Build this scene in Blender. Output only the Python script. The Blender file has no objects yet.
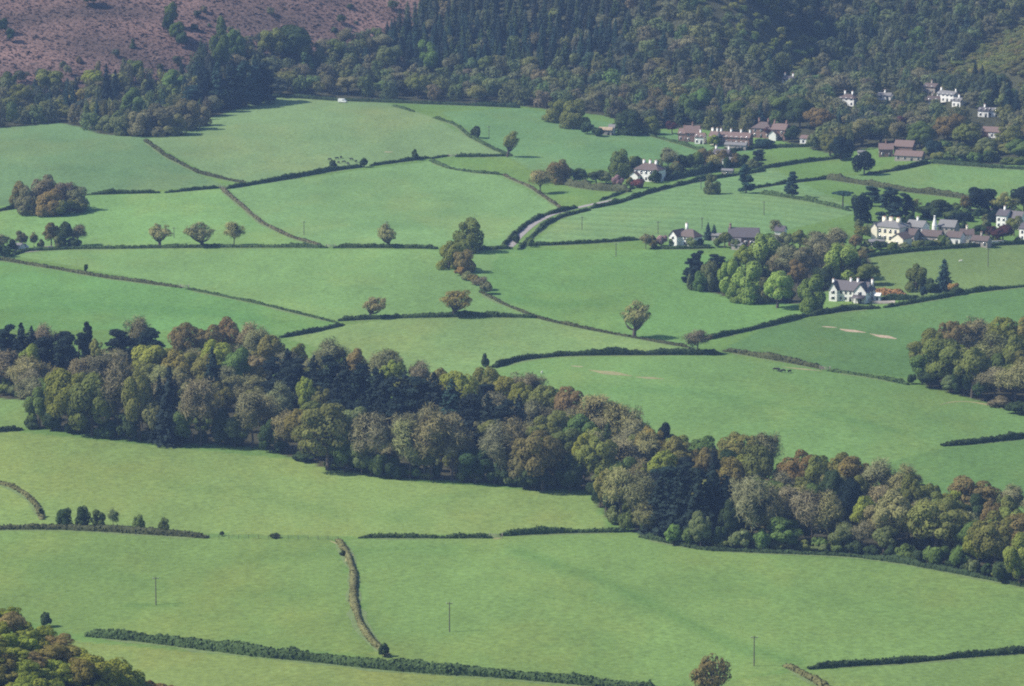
import bpy, math, random
import numpy as np
from mathutils import Vector

rng = np.random.default_rng(11)
random.seed(11)
PI = math.pi
sc = bpy.context.scene
col = sc.collection

# ------------------------------------------------------------------ camera model
F, CX, CY = 4340.0, 512.0, 343.0
CAMZ = 300.0
PITCH = math.atan(793.0 / F)
cP, sP = math.cos(PITCH), math.sin(PITCH)


def smooth(a, b, x):
    t = np.clip((np.asarray(x, float) - a) / (b - a), 0, 1)
    return t * t * (3 - 2 * t)


def splus(x, k):
    x = np.asarray(x, float)
    return k * np.logaddexp(0, x / k)


def flatY(y):                       # distance of the valley floor seen at image row y
    v = (CY - y) / F
    return -CAMZ * (cP + v * sP) / (v * cP - sP)


FOOT = [(-260, 134), (0, 128), (60, 122), (80, 126), (100, 133), (135, 137), (175, 131), (230, 112), (268, 97), (340, 99), (420, 103),
        (520, 106), (600, 112), (650, 122), (700, 128), (760, 124), (800, 108), (835, 88), (860, 70), (885, 52), (920, 36), (1300, 20)]
FX = np.array([(x - 512) / F * flatY(y) for x, y in FOOT])
FY = np.array([flatY(y) for x, y in FOOT])


FOOTH = [(-260, 130), (0, 124), (100, 123), (175, 121), (268, 112), (340, 107), (420, 105), (520, 107), (600, 112), (650, 118), (700, 122), (760, 116), (800, 104), (835, 92), (860, 82), (885, 72), (920, 62), (1300, 50)]
HX = np.array([(x - 512) / F * flatY(y) for x, y in FOOTH])
HY = np.array([flatY(y) for x, y in FOOTH])


def height(X, Y):
    X = np.asarray(X, float)
    Y = np.asarray(Y, float)
    z = 2.2 * np.sin(X / 71 + 0.6) * np.sin(Y / 97 + 1.0) + 1.6 * np.sin(X / 43 + Y / 83) + 1.2 * np.sin(Y / 61 - X / 120 + 2)
    z = z * smooth(900, 1300, Y)
    # hill the camera stands on
    t = np.clip(1 - (Y + 40) / 1000.0, 0, 1.04)
    z = z + 298.3 * t ** 1.6 * (1 - 0.00012 * np.abs(X))
    # wooded spur at the foot of that hill, lower left
    z = z + 58 * np.exp(-((X + 175) / 102.0) ** 2 - ((Y - 1005) / 66.0) ** 2)
    # knoll of the upper left pasture
    z = z + 3 * np.exp(-((X + 120) / 90.0) ** 2 - ((Y - 2270) / 90.0) ** 2)
    # hill A : moor and plantation
    y0 = np.interp(X, HX, HY)
    a = 0.31 * splus(Y - y0 - 12, 14) + 0.05 * splus(Y - y0 - 60, 30)
    a = a + (3 * np.sin(X / 47 + 1) * np.sin(Y / 60) + 2 * np.sin(X / 25 + Y / 33)) * smooth(20, 160, Y - y0)
    a = a + 9 * np.sin(X / 40 + Y / 70 + 0.6) * smooth(40, 180, Y - y0) * smooth(20, 90, X)
    # hill B : the far side of the combe
    b = 0.40 * splus(Y - 2455 - 0.10 * (X - 150) + 22 * np.sin(X / 33), 16) * smooth(20, 160, X)
    b = b + 10 * np.sin(X / 26 - Y / 60) * smooth(2500, 2640, Y) * smooth(20, 160, X)
    # hill C : steep bank at the right
    c = 0.62 * splus(X - 226 - 0.10 * (Y - 2400), 7) * smooth(2270, 2350, Y) * (1 - 0.8 * smooth(2480, 2640, Y))
    k = 8.0
    h = k * np.log(np.exp(np.minimum(a, 400) / k) + np.exp(np.minimum(b, 400) / k) + np.exp(np.minimum(c, 400) / k)) - k * math.log(3)
    cap = 285.0
    h = cap - splus(cap - h, 12)
    return z + h


def project(X, Y, Z):
    d = Y * cP - (Z - CAMZ) * sP
    u = Y * sP + (Z - CAMZ) * cP
    return CX + F * X / d, CY - F * u / d


_T = np.concatenate([np.linspace(600, 2200, 900), np.linspace(2201, 3300, 900)])


def at(x, y):
    v = (CY - y) / F
    dx, dy, dz = (x - CX) / F, cP + v * sP, -sP + v * cP
    Y = _T
    X = dx / dy * Y
    Z = CAMZ + dz / dy * Y
    g = Z - height(X, Y)
    i = int(np.argmax(g < 0))
    if g[i] >= 0:
        i = len(Y) - 1
    i = max(i, 1)
    a, b = g[i - 1], g[i]
    t = a / (a - b) if a != b else 0
    yy = Y[i - 1] + (Y[i] - Y[i - 1]) * t
    xx = dx / dy * yy
    return Vector((xx, yy, float(height(xx, yy))))


def ppm(p):                          # pixels per metre at a point
    return F / (p.y * cP - (p.z - CAMZ) * sP)


def in_poly(px, py, poly):
    px = np.asarray(px, float)
    py = np.asarray(py, float)
    r = np.zeros(px.shape, bool)
    n = len(poly)
    for i in range(n):
        x1, y1 = poly[i]
        x2, y2 = poly[(i + 1) % n]
        if y1 == y2:
            continue
        c = ((y1 > py) != (y2 > py)) & (px < (x2 - x1) * (py - y1) / (y2 - y1) + x1)
        r ^= c
    return r


# ------------------------------------------------------------------ materials
def new_mat(name):
    m = bpy.data.materials.new(name)
    m.use_nodes = True
    nt = m.node_tree
    for n in list(nt.nodes):
        nt.nodes.remove(n)
    out = nt.nodes.new('ShaderNodeOutputMaterial')
    return m, nt, out


def N(nt, t, **kw):
    n = nt.nodes.new(t)
    for k, v in kw.items():
        setattr(n, k, v)
    return n


def noise(nt, scale, detail=4, rough=0.6, vec=None):
    n = N(nt, 'ShaderNodeTexNoise')
    n.inputs['Scale'].default_value = scale
    n.inputs['Detail'].default_value = detail
    n.inputs['Roughness'].default_value = rough
    if vec is not None:
        nt.links.new(vec, n.inputs['Vector'])
    return n


def maprange(nt, src, a, b, c, d):
    n = N(nt, 'ShaderNodeMapRange')
    nt.links.new(src, n.inputs[0])
    for i, v in zip((1, 2, 3, 4), (a, b, c, d)):
        n.inputs[i].default_value = v
    return n.outputs[0]


def vscale(nt, colour, fac):
    n = N(nt, 'ShaderNodeVectorMath', operation='SCALE')
    nt.links.new(colour, n.inputs[0])
    nt.links.new(fac, n.inputs['Scale'])
    return n.outputs[0]


def math_node(nt, op, a, b):
    n = N(nt, 'ShaderNodeMath', operation=op)
    for i, v in enumerate((a, b)):
        if isinstance(v, (int, float)):
            n.inputs[i].default_value = v
        else:
            nt.links.new(v, n.inputs[i])
    return n.outputs[0]


def foliage_mat(name, attr, lo, hi, transl):
    m, nt, out = new_mat(name)
    if attr:
        c = N(nt, 'ShaderNodeAttribute', attribute_name=attr).outputs['Color']
    else:
        c = N(nt, 'ShaderNodeObjectInfo').outputs['Color']
    r = N(nt, 'ShaderNodeAttribute', attribute_name='rnd').outputs['Fac']
    c2 = vscale(nt, c, maprange(nt, r, 0, 1, lo, hi))
    d = N(nt, 'ShaderNodeBsdfDiffuse')
    nt.links.new(c2, d.inputs['Color'])
    if transl > 0:
        t = N(nt, 'ShaderNodeBsdfTranslucent')
        nt.links.new(c2, t.inputs['Color'])
        mx = N(nt, 'ShaderNodeMixShader')
        mx.inputs[0].default_value = transl
        nt.links.new(d.outputs[0], mx.inputs[1])
        nt.links.new(t.outputs[0], mx.inputs[2])
        nt.links.new(mx.outputs[0], out.inputs['Surface'])
    else:
        nt.links.new(d.outputs[0], out.inputs['Surface'])
    return m


M_LEAF = foliage_mat('leaf', None, 0.72, 1.42, 0.38)
M_TWIG = foliage_mat('twig', None, 0.6, 1.45, 0.0)
M_NEEDLE = foliage_mat('needle', None, 0.6, 1.5, 0.06)
M_WOOD = foliage_mat('wood_canopy', 'tint', 0.75, 1.3, 0.3)
M_HEDGE = foliage_mat('hedge_leaf', None, 0.6, 1.4, 0.1)


def plain(name, rgb, rough=0.8, nscale=1.5, namp=0.25):
    m, nt, out = new_mat(name)
    b = N(nt, 'ShaderNodeBsdfPrincipled')
    b.inputs['Roughness'].default_value = rough
    n = noise(nt, nscale, 4, 0.65, N(nt, 'ShaderNodeTexCoord').outputs['Object'])
    rgbn = N(nt, 'ShaderNodeRGB')
    rgbn.outputs[0].default_value = (*rgb, 1)
    c = vscale(nt, rgbn.outputs[0], maprange(nt, n.outputs[0], 0.25, 0.75, 1 - namp, 1 + namp))
    nt.links.new(c, b.inputs['Base Color'])
    nt.links.new(b.outputs[0], out.inputs['Surface'])
    return m


M_BARK = plain('bark', (0.075, 0.06, 0.048), 0.95, 3, 0.4)
M_POLE = plain('pole_timber', (0.10, 0.085, 0.07), 0.9, 3, 0.3)
M_WHITE = plain('white_render', (0.74, 0.73, 0.70), 0.8, 1.0, 0.06)
M_CREAM = plain('cream_render', (0.76, 0.70, 0.56), 0.8, 1.0, 0.08)
M_BRICK = plain('red_brick', (0.20, 0.125, 0.105), 0.9, 2.0, 0.2)
M_STONE = plain('grey_stone', (0.32, 0.28, 0.25), 0.9, 2.0, 0.25)
M_SLATE = plain('slate', (0.072, 0.062, 0.070), 0.6, 2.5, 0.25)
M_LSLATE = plain('pale_slate', (0.16, 0.155, 0.155), 0.6, 2.5, 0.2)
M_TILE = plain('red_tile', (0.140, 0.092, 0.080), 0.8, 2.5, 0.3)
M_BROWN = plain('brown_tile', (0.095, 0.068, 0.062), 0.8, 2.5, 0.3)
M_GLASS = plain('window_glass', (0.03, 0.035, 0.045), 0.15, 1, 0.1)
M_DOOR = plain('door_paint', (0.05, 0.06, 0.06), 0.5, 1, 0.1)
M_POT = plain('chimney_pot', (0.30, 0.15, 0.09), 0.8, 2, 0.2)
M_TRIM = plain('white_paint', (0.78, 0.78, 0.76), 0.5, 1, 0.05)
M_COW = plain('dark_hide', (0.02, 0.016, 0.014), 0.9, 2, 0.3)
M_SHEEP = plain('fleece', (0.6, 0.57, 0.5), 0.95, 3, 0.15)
M_LANE = plain('lane_surface', (0.25, 0.225, 0.215), 0.95, 0.6, 0.18)
M_EARTH = plain('bare_earth', (0.33, 0.25, 0.17), 1.0, 0.5, 0.4)
M_TRACK = plain('dry_grass', (0.21, 0.20, 0.085), 1.0, 0.35, 0.3)
M_VERGE = plain('rough_grass', (0.105, 0.150, 0.046), 1.0, 0.5, 0.3)
M_GATE = plain('weathered_timber', (0.26, 0.23, 0.19), 0.9, 3, 0.25)
M_METAL = plain('van_paint', (0.78, 0.78, 0.78), 0.35, 1, 0.03)
M_TYRE = plain('tyre_rubber', (0.02, 0.02, 0.02), 0.9, 3, 0.2)


def ground_mat():
    m, nt, out = new_mat('ground')
    geo = N(nt, 'ShaderNodeNewGeometry').outputs['Position']
    c = N(nt, 'ShaderNodeAttribute', attribute_name='tint').outputs['Color']
    rg = N(nt, 'ShaderNodeAttribute', attribute_name='rugged').outputs['Fac']
    mp = N(nt, 'ShaderNodeMapping')
    mp.inputs['Scale'].default_value = (1, 0.45, 1)
    nt.links.new(geo, mp.inputs['Vector'])
    n1 = noise(nt, 0.011, 4, 0.6, mp.outputs[0])
    n2 = noise(nt, 0.06, 5, 0.7, mp.outputs[0])
    n3 = noise(nt, 0.55, 3, 0.7, geo)
    f = math_node(nt, 'MULTIPLY', maprange(nt, n1.outputs[0], 0.3, 0.7, 0.87, 1.14), maprange(nt, n2.outputs[0], 0.3, 0.7, 0.91, 1.10))
    amp = math_node(nt, 'MULTIPLY', math_node(nt, 'SUBTRACT', n3.outputs[0], 0.5), maprange(nt, rg, 0, 1, 1.15, 2.6))
    f = math_node(nt, 'MULTIPLY', f, math_node(nt, 'ADD', amp, 1.0))
    c2 = vscale(nt, c, f)
    # yellower patches where the sward is thin
    mx = N(nt, 'ShaderNodeMix', data_type='RGBA')
    n4 = noise(nt, 0.018, 5, 0.65, mp.outputs[0])
    nt.links.new(math_node(nt, 'MULTIPLY', maprange(nt, n4.outputs[0], 0.48, 0.72, 0, 0.55), math_node(nt, 'SUBTRACT', 1.0, rg)), mx.inputs[0])
    nt.links.new(c2, mx.inputs[6])
    sc2 = N(nt, 'ShaderNodeVectorMath', operation='MULTIPLY')
    nt.links.new(c2, sc2.inputs[0])
    sc2.inputs[1].default_value = (1.38, 1.03, 0.9)
    nt.links.new(sc2.outputs[0], mx.inputs[7])
    d = N(nt, 'ShaderNodeBsdfDiffuse')
    nt.links.new(mx.outputs[2], d.inputs['Color'])
    bp = N(nt, 'ShaderNodeBump')
    bp.inputs['Strength'].default_value = 0.35
    bp.inputs['Distance'].default_value = 0.6
    nt.links.new(noise(nt, 0.35, 4, 0.7, geo).outputs[0], bp.inputs['Height'])
    nt.links.new(bp.outputs[0], d.inputs['Normal'])
    nt.links.new(d.outputs[0], out.inputs['Surface'])
    return m


M_GROUND = ground_mat()

# ------------------------------------------------------------------ mesh helpers


def mesh_np(name, V, Fq, mats, rnd=None, tint=None, mat_idx=None, smooth_=False):
    """V (n,3), Fq (m,4) quads -> mesh"""
    me = bpy.data.meshes.new(name)
    V = np.ascontiguousarray(V, np.float32)
    Fq = np.ascontiguousarray(Fq, np.int32)
    k = Fq.shape[1]
    me.vertices.add(len(V))
    me.vertices.foreach_set('co', V.ravel())
    me.loops.add(Fq.size)
    me.loops.foreach_set('vertex_index', Fq.ravel())
    me.polygons.add(len(Fq))
    me.polygons.foreach_set('loop_start', np.arange(0, Fq.size, k, dtype=np.int32))
    me.polygons.foreach_set('loop_total', np.full(len(Fq), k, np.int32))
    for m in mats:
        me.materials.append(m)
    if mat_idx is not None:
        me.polygons.foreach_set('material_index', np.ascontiguousarray(mat_idx, np.int32))
    if smooth_:
        me.polygons.foreach_set('use_smooth', np.ones(len(Fq), bool))
    me.update(calc_edges=True)
    if rnd is not None:
        a = me.attributes.new('rnd', 'FLOAT', 'FACE')
        a.data.foreach_set('value', np.ascontiguousarray(rnd, np.float32))
    if tint is not None:
        a = me.attributes.new('tint', 'FLOAT_COLOR', 'FACE')
        a.data.foreach_set('color', np.ascontiguousarray(np.c_[tint, np.ones(len(tint))], np.float32).ravel())
    return me


def unit(v):
    return v / np.maximum(np.linalg.norm(v, axis=-1, keepdims=True), 1e-9)


def rdir(n, r=None):
    return unit((r or rng).normal(size=(n, 3)))


def cards(P, Nn, size, asp=0.75, up=None):
    """quads (4n,3) centred at P facing Nn"""
    n = len(P)
    Nn = unit(Nn)
    t = up if up is not None else rng.normal(size=(n, 3))
    t = unit(t - (t * Nn).sum(1, keepdims=True) * Nn)
    b = np.cross(Nn, t)
    s = np.asarray(size).reshape(-1, 1) * np.ones((n, 1))
    t = t * s
    b = b * s * asp
    V = np.stack([P - t - b, P + t - b * 0.7, P + t * 0.8 + b, P - t * 0.9 + b * 0.9], 1)
    return V.reshape(-1, 3)


def quad_idx(n, off=0):
    return np.arange(4 * n, dtype=np.int32).reshape(n, 4) + off


def tube(p0, p1, r0, r1, bend=0.0, seg=3, sides=6):
    p0, p1 = np.array(p0, float), np.array(p1, float)
    d = p1 - p0
    L = np.linalg.norm(d)
    d = d / max(L, 1e-6)
    a = np.cross(d, [0.3, 0.2, 1.0] if abs(d[2]) < 0.9 else [1, 0, 0])
    a /= np.linalg.norm(a)
    b = np.cross(d, a)
    off = (a * rng.normal() + b * rng.normal()) * bend * L
    V = []
    for i in range(seg + 1):
        t = i / seg
        c = p0 + (p1 - p0) * t + off * math.sin(PI * t)
        r = r0 + (r1 - r0) * t
        for j in range(sides):
            an = 2 * PI * j / sides
            V.append(c + r * (a * math.cos(an) + b * math.sin(an)))
    Fq = []
    for i in range(seg):
        for j in range(sides):
            k = (j + 1) % sides
            Fq.append((i * sides + j, i * sides + k, (i + 1) * sides + k, (i + 1) * sides + j))
    return np.array(V), np.array(Fq)


class Bag:
    def __init__(s):
        s.V, s.F, s.n = [], [], 0

    def add(s, V, Fq):
        s.V.append(np.asarray(V, float))
        s.F.append(np.asarray(Fq) + s.n)
        s.n += len(V)

    def tube(s, *a, **k):
        s.add(*tube(*a, **k))

    def box(s, c, d, rz=0.0):
        x, y, z = np.array(d) / 2.0
        V = np.array([(-x, -y, -z), (x, -y, -z), (x, y, -z), (-x, y, -z), (-x, -y, z), (x, -y, z), (x, y, z), (-x, y, z)])
        cr, sr = math.cos(rz), math.sin(rz)
        V = np.c_[V[:, 0] * cr - V[:, 1] * sr, V[:, 0] * sr + V[:, 1] * cr, V[:, 2]] + np.array(c)
        s.add(V, [(0, 3, 2, 1), (4, 5, 6, 7), (0, 1, 5, 4), (1, 2, 6, 5), (2, 3, 7, 6), (3, 0, 4, 7)])

    def get(s):
        return np.concatenate(s.V), np.concatenate(s.F)

    def mesh(s, name, mat, smooth_=False):
        V, Fq = s.get()
        return mesh_np(name, V, Fq, [mat], smooth_=smooth_)


def link(name, data, parent=None, loc=None, colour=None):
    o = bpy.data.objects.new(name, data)
    col.objects.link(o)
    if parent is not None:
        o.parent = parent
    if loc is not None:
        o.location = loc
    if colour is not None:
        o.color = (*colour, 1)
    return o


def tag(o, label=None, cat=None, group=None, kind=None):
    if label:
        o['label'] = label
    if cat:
        o['category'] = cat
    if group:
        o['group'] = group
    if kind:
        o['kind'] = kind
    return o


# ------------------------------------------------------------------ tree prototypes
# each: dict(H, W, crown mesh, trunk mesh, joined mesh)
def lobe_set(H, W, base, nl, lr, zmin=-0.75):
    a, c = W / 2, (1 - base) * H / 2
    cz = H - c
    u = rdir(nl * 4)
    u = u[u[:, 2] > zmin][:nl]
    ax = unit(rng.normal(size=3) * [1, 1, 0.4])
    u = u * (1 + 0.22 * (u @ ax))[:, None]
    ctr = u * np.array([a * 0.66, a * 0.66, c * 0.68]) * rng.uniform(0.75, 1.08, (len(u), 1)) + [0, 0, cz]
    rad = lr * W * rng.uniform(0.6, 1.4, len(u))
    ctr = np.vstack([ctr, [[0, 0, cz]]])
    rad = np.append(rad, 0.27 * W)
    return ctr, rad, cz


def crown_leaves(H, W, base, nl, lr, nleaf, leaf, keep=0.92, squash=0.85, zmin=-0.75):
    ctr, rad, cz = lobe_set(H, W, base, nl, lr, zmin)
    w = rad ** 2
    li = rng.choice(len(rad), nleaf * 2, p=w / w.sum())
    d = rdir(nleaf * 2)
    d[:, 2] = np.abs(d[:, 2]) * np.where(rng.random(len(d)) < 0.68, 1, -1)
    P = ctr[li] + d * np.array([1, 1, squash]) * (rad[li] * rng.uniform(0.86, 1.07, len(li)))[:, None]
    dd = np.linalg.norm(P[:, None, :] - ctr[None], axis=2) / rad[None]
    dd[np.arange(len(P)), li] = 9
    ok = (dd.min(1) > 0.82) | (rng.random(len(P)) > keep)
    P, d, li = P[ok][:nleaf], d[ok][:nleaf], li[ok][:nleaf]
    out = unit(P - np.array([0, 0, cz - 0.1 * H]))
    Nn = d * 0.8 + out * 0.45 + rng.normal(size=P.shape) * 0.26
    V = cards(P, Nn, leaf * rng.uniform(0.55, 1.25, len(P)))
    lr_ = rng.random(len(rad))
    rnd = np.clip(0.5 * lr_[li] + 0.5 * rng.random(len(P)), 0, 1)
    return V, rnd, ctr, rad


def trunk_bag(H, W, ctr, rad, n_limb, rt, top=0.6):
    b = Bag()
    b.tube((0, 0, -0.8), (rng.normal() * 0.2, rng.normal() * 0.2, H * 0.34), rt, rt * 0.72, 0.02, 4, 8)
    b.tube((0, 0, H * 0.33), (ctr[0][0] * 0.2, ctr[0][1] * 0.2, H * top), rt * 0.72, rt * 0.3, 0.05, 3, 7)
    order = rng.permutation(len(ctr))[:n_limb]
    for k in order:
        z0 = H * rng.uniform(0.26, 0.5)
        tip = ctr[k] * [1, 1, 1] + [0, 0, rad[k] * 0.3]
        b.tube((0, 0, z0), tip, rt * 0.45, rt * 0.1, 0.09, 4, 5)
    return b


def join_proto(name, Vc, rnd, bag, mat):
    Vt, Ft = bag.get()
    nq = len(Vc) // 4
    crown = mesh_np(name + '_crown', Vc, quad_idx(nq), [mat], rnd)
    trunk = mesh_np(name + '_trunk', Vt, Ft, [M_BARK], smooth_=True)
    V = np.vstack([Vc, Vt])
    Fq = np.vstack([quad_idx(nq), Ft + len(Vc)])
    idx = np.r_[np.zeros(nq, int), np.ones(len(Ft), int)]
    both = mesh_np(name, V, Fq, [mat, M_BARK], np.r_[rnd, np.full(len(Ft), 0.5)], mat_idx=idx)
    return crown, trunk, both


PROTO = {}


def proto(kind, H, W, Vc, rnd, bag, mat):
    c, t, b = join_proto(kind, Vc, rnd, bag, mat)
    z = Vc.reshape(-1, 4, 3)
    PROTO.setdefault(kind, []).append(dict(H=float(np.percentile(Vc[:, 2], 99.3)), W=float(2 * np.percentile(np.hypot(Vc[:, 0], Vc[:, 1]), 97)),
                                           crown=c, trunk=t, both=b, quads=z, rnd=rnd))


for i in range(6):      # dense round leafy trees
    V, r, ct, ra = crown_leaves(15, 13, 0.05, 24, 0.155, 5200, 0.30)
    proto('broadleaf_tree', 15, 13, V, r, trunk_bag(15, 13, ct, ra, 8, 0.45), M_LEAF)
for i in range(6):      # open domed oaks, young bronze leaf
    V, r, ct, ra = crown_leaves(13, 14, 0.12, 36, 0.105, 4600, 0.24, 0.85, 0.75)
    proto('oak_tree', 13, 14, V, r, trunk_bag(13, 14, ct, ra, 18, 0.55), M_LEAF)
for i in range(6):      # thicket trees leafy to the ground
    H, W = 12, 13
    nl = 26
    zc = H * rng.uniform(0.10, 0.84, nl)
    rr = W / 2 * 0.72 * np.sqrt(np.clip(1 - (zc / H - 0.15) ** 2 * 1.25, 0.1, 1)) * rng.uniform(0.55, 1.0, nl)
    an = rng.uniform(0, 6.283, nl)
    ct = np.c_[np.cos(an) * rr, np.sin(an) * rr, zc]
    ra = W * 0.15 * rng.uniform(0.75, 1.3, nl)
    n = 11000
    li = rng.choice(nl, n, p=ra ** 2 / (ra ** 2).sum())
    d = rdir(n)
    P = ct[li] + d * (ra[li] * rng.uniform(0.87, 1.07, n))[:, None]
    dd = np.linalg.norm(P[:, None, :] - ct[None], axis=2) / ra[None]
    dd[np.arange(n), li] = 9
    ok = ((dd.min(1) > 0.85) | (rng.random(n) > 0.9)) & (P[:, 2] > 0.15)
    P, d, li = P[ok][:5000], d[ok][:5000], li[ok][:5000]
    V = cards(P, d * 0.8 + unit(P * [1, 1, 0.6]) * 0.45 + rng.normal(size=P.shape) * 0.28, 0.295 * rng.uniform(0.55, 1.25, len(P)))
    r = np.clip(0.5 * rng.random(nl)[li] + 0.5 * rng.random(len(P)), 0, 1)
    proto('dome_tree', H, W, V, r, trunk_bag(H, W, ct, ra, 8, 0.28, 0.4), M_LEAF)
for i in range(8):      # open field oaks: lopsided, limbs showing
    V, r, ct, ra = crown_leaves(11, 14, 0.02, 30, 0.086, 1700, 0.26, 0.6, 0.7, -0.28)
    sh = rng.normal(size=2) * 0.22
    zz = V[:, 2] / 11
    V[:, 0] += sh[0] * 11 * zz
    V[:, 1] += sh[1] * 11 * zz
    ct = ct + np.c_[ct[:, 2] * sh[0], ct[:, 2] * sh[1], ct[:, 2] * 0]
    bag = Bag()
    bag.tube((0, 0, -0.6), (sh[0] * 2, sh[1] * 2, 2.6), 0.85, 0.6, 0.02, 4, 8)
    for k in range(len(ra)):
        bag.tube((sh[0] * 2, sh[1] * 2, rng.uniform(1.6, 2.6)), ct[k] + [0, 0, ra[k] * 0.3], 0.32, 0.07, 0.10, 4, 5)
    for k in range(len(ra)):
        for q in range(4):
            bag.tube(ct[k] * [0.75, 0.75, 0.88], ct[k] + rdir(1)[0] * ra[k], 0.10, 0.03, 0.08, 2, 3)
    proto('open_oak', 11, 14, V, r, bag, M_LEAF)
for i in range(6):      # leafless twiggy trees
    H, W = 15, 12
    ct, ra, cz = lobe_set(H, W, 0.16, 18, 0.2)
    n = 5600
    li = rng.integers(0, len(ra), n)
    d = rdir(n)
    d[:, 2] = d[:, 2] * 0.7 + 0.35
    d = unit(d)
    P = ct[li] + d * (ra[li] * rng.uniform(0.25, 1.05, n) ** 0.7)[:, None]
    V = cards(P, unit(P - np.array([0, 0, cz])) + rng.normal(size=(n, 3)) * 0.5, rng.uniform(0.35, 0.8, n), 0.11, up=d + rng.normal(size=(n, 3)) * 0.35)
    bag = trunk_bag(H, W, ct, ra, 18, 0.34, 0.75)
    for k in range(len(ra)):
        for q in range(4):
            tip = ct[k] + rdir(1)[0] * ra[k] * 0.95
            bag.tube(ct[k] * [0.7, 0.7, 0.85], tip, 0.09, 0.03, 0.08, 2, 3)
    r = np.clip(0.4 * rng.random(len(ra))[li] + 0.6 * rng.random(n), 0, 1)
    proto('bare_tree', H, W, V, r, bag, M_TWIG)


def needles(H, W, base, layers, pw, dens, leaf, ragged):
    Ps, Ns, R = [], [], []
    for k in range(layers):
        t = k / (layers - 1)
        z = H * (base + (0.985 - base) * t)
        rad = W / 2 * ((1 - t) ** pw) * rng.uniform(1 - ragged, 1.05) + 0.25
        nb = int(max(4, 9 * (1 - t) + 3))
        ph = rng.uniform(0, 6.28)
        for q in range(nb):
            an = ph + 6.283 * q / nb + rng.normal() * 0.25
            L = rad * rng.uniform(0.65, 1.1)
            m = max(3, int(L * dens))
            s = rng.uniform(0.12, 1.0, m) ** 0.7
            x = np.cos(an) * L * s
            y = np.sin(an) * L * s
            droop = -0.25 * L * s ** 2 + 0.12 * L
            side = rng.normal(size=m) * 0.16 * L * (1.1 - 0.5 * s)
            P = np.c_[x - np.sin(an) * side, y + np.cos(an) * side, z + droop + rng.normal(size=m) * 0.25]
            Ps.append(P)
            Ns.append(np.c_[np.cos(an) * np.ones(m) * 0.7, np.sin(an) * np.ones(m) * 0.7, np.ones(m) * 0.8] + rng.normal(size=(m, 3)) * 0.4)
            R.append(np.full(m, rng.random()) * 0.5 + rng.random(m) * 0.5)
    P = np.concatenate(Ps)
    return cards(P, np.concatenate(Ns), leaf * rng.uniform(0.6, 1.2, len(P)), 0.6), np.concatenate(R)


for i in range(6):      # tall dark firs
    H, W = 20, 8.5
    V, r = needles(H, W, 0.05, 30, 0.6, 5.0, 0.44, 0.42)
    b = Bag()
    b.tube((0, 0, -0.8), (0, 0, H * 0.95), 0.38, 0.05, 0.01, 5, 7)
    proto('conifer', H, W, V, r, b, M_NEEDLE)
for i in range(4):      # cedars and pines with tiers
    H, W = 17, 12
    bag = Bag()
    bag.tube((0, 0, -0.8), (0.3, 0.2, H * 0.9), 0.5, 0.12, 0.02, 5, 8)
    Vs, Rs = [], []
    nt_ = 22
    for k in range(nt_):
        t = k / (nt_ - 1)
        z = H * (0.12 + 0.84 * t)
        an = rng.uniform(0, 6.28) + k * 2.4
        rr = W * 0.30 * (1 - 0.55 * t) * rng.uniform(0.7, 1.15)
        c = np.array([math.cos(an) * rr, math.sin(an) * rr, z])
        pr = W * rng.uniform(0.17, 0.25) * (1 - 0.25 * t)
        n = 230
        d = rdir(n)
        P = c + d * np.array([pr, pr, pr * 0.45]) * rng.uniform(0.5, 1.05, (n, 1))
        Vs.append(cards(P, d * 0.5 + [0, 0, 0.7] + rng.normal(size=(n, 3)) * 0.35, 0.42 * rng.uniform(0.6, 1.2, n), 0.6))
        Rs.append(0.5 * rng.random() + 0.5 * rng.random(n))
        bag.tube((0, 0, z - 1.2), c, 0.16, 0.05, 0.05, 3, 5)
    proto('pine_tree', H, W, np.concatenate(Vs), np.concatenate(Rs), bag, M_NEEDLE)
# one umbrella shaped pine
H, W = 11, 12
bag = Bag()
bag.tube((0, 0, -0.8), (0.3, 0.1, H * 0.8), 0.4, 0.2, 0.03, 4, 8)
Vs, Rs = [], []
for k in range(9):
    an, rr = 2.4 * k, W * 0.33 * math.sqrt(k / 9)
    c = np.array([math.cos(an) * rr * 1.1, math.sin(an) * rr, H * (0.88 - 0.1 * k / 9)])
    n = 170
    d = rdir(n)
    P = c + d * np.array([2.2, 2.0, 0.7]) * rng.uniform(0.5, 1.05, (n, 1))
    Vs.append(cards(P, d * 0.5 + [0, 0, 0.7] + rng.normal(size=(n, 3)) * 0.35, 0.4 * rng.uniform(0.6, 1.2, n), 0.6))
    Rs.append(rng.random(n))
    bag.tube((0.2, 0, H * 0.62), c, 0.15, 0.05, 0.06, 3, 5)
proto('umbrella_pine', H, W, np.concatenate(Vs), np.concatenate(Rs), bag, M_NEEDLE)
for i in range(4):      # bushes
    V, r, ct, ra = crown_leaves(3.2, 4.4, 0.0, 10, 0.2, 900, 0.24)
    b = Bag()
    for q in range(5):
        b.tube((0, 0, -0.3), ct[q], 0.07, 0.03, 0.08, 2, 4)
    proto('bush', 3.2, 4.4, V, r, b, M_LEAF)

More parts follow.
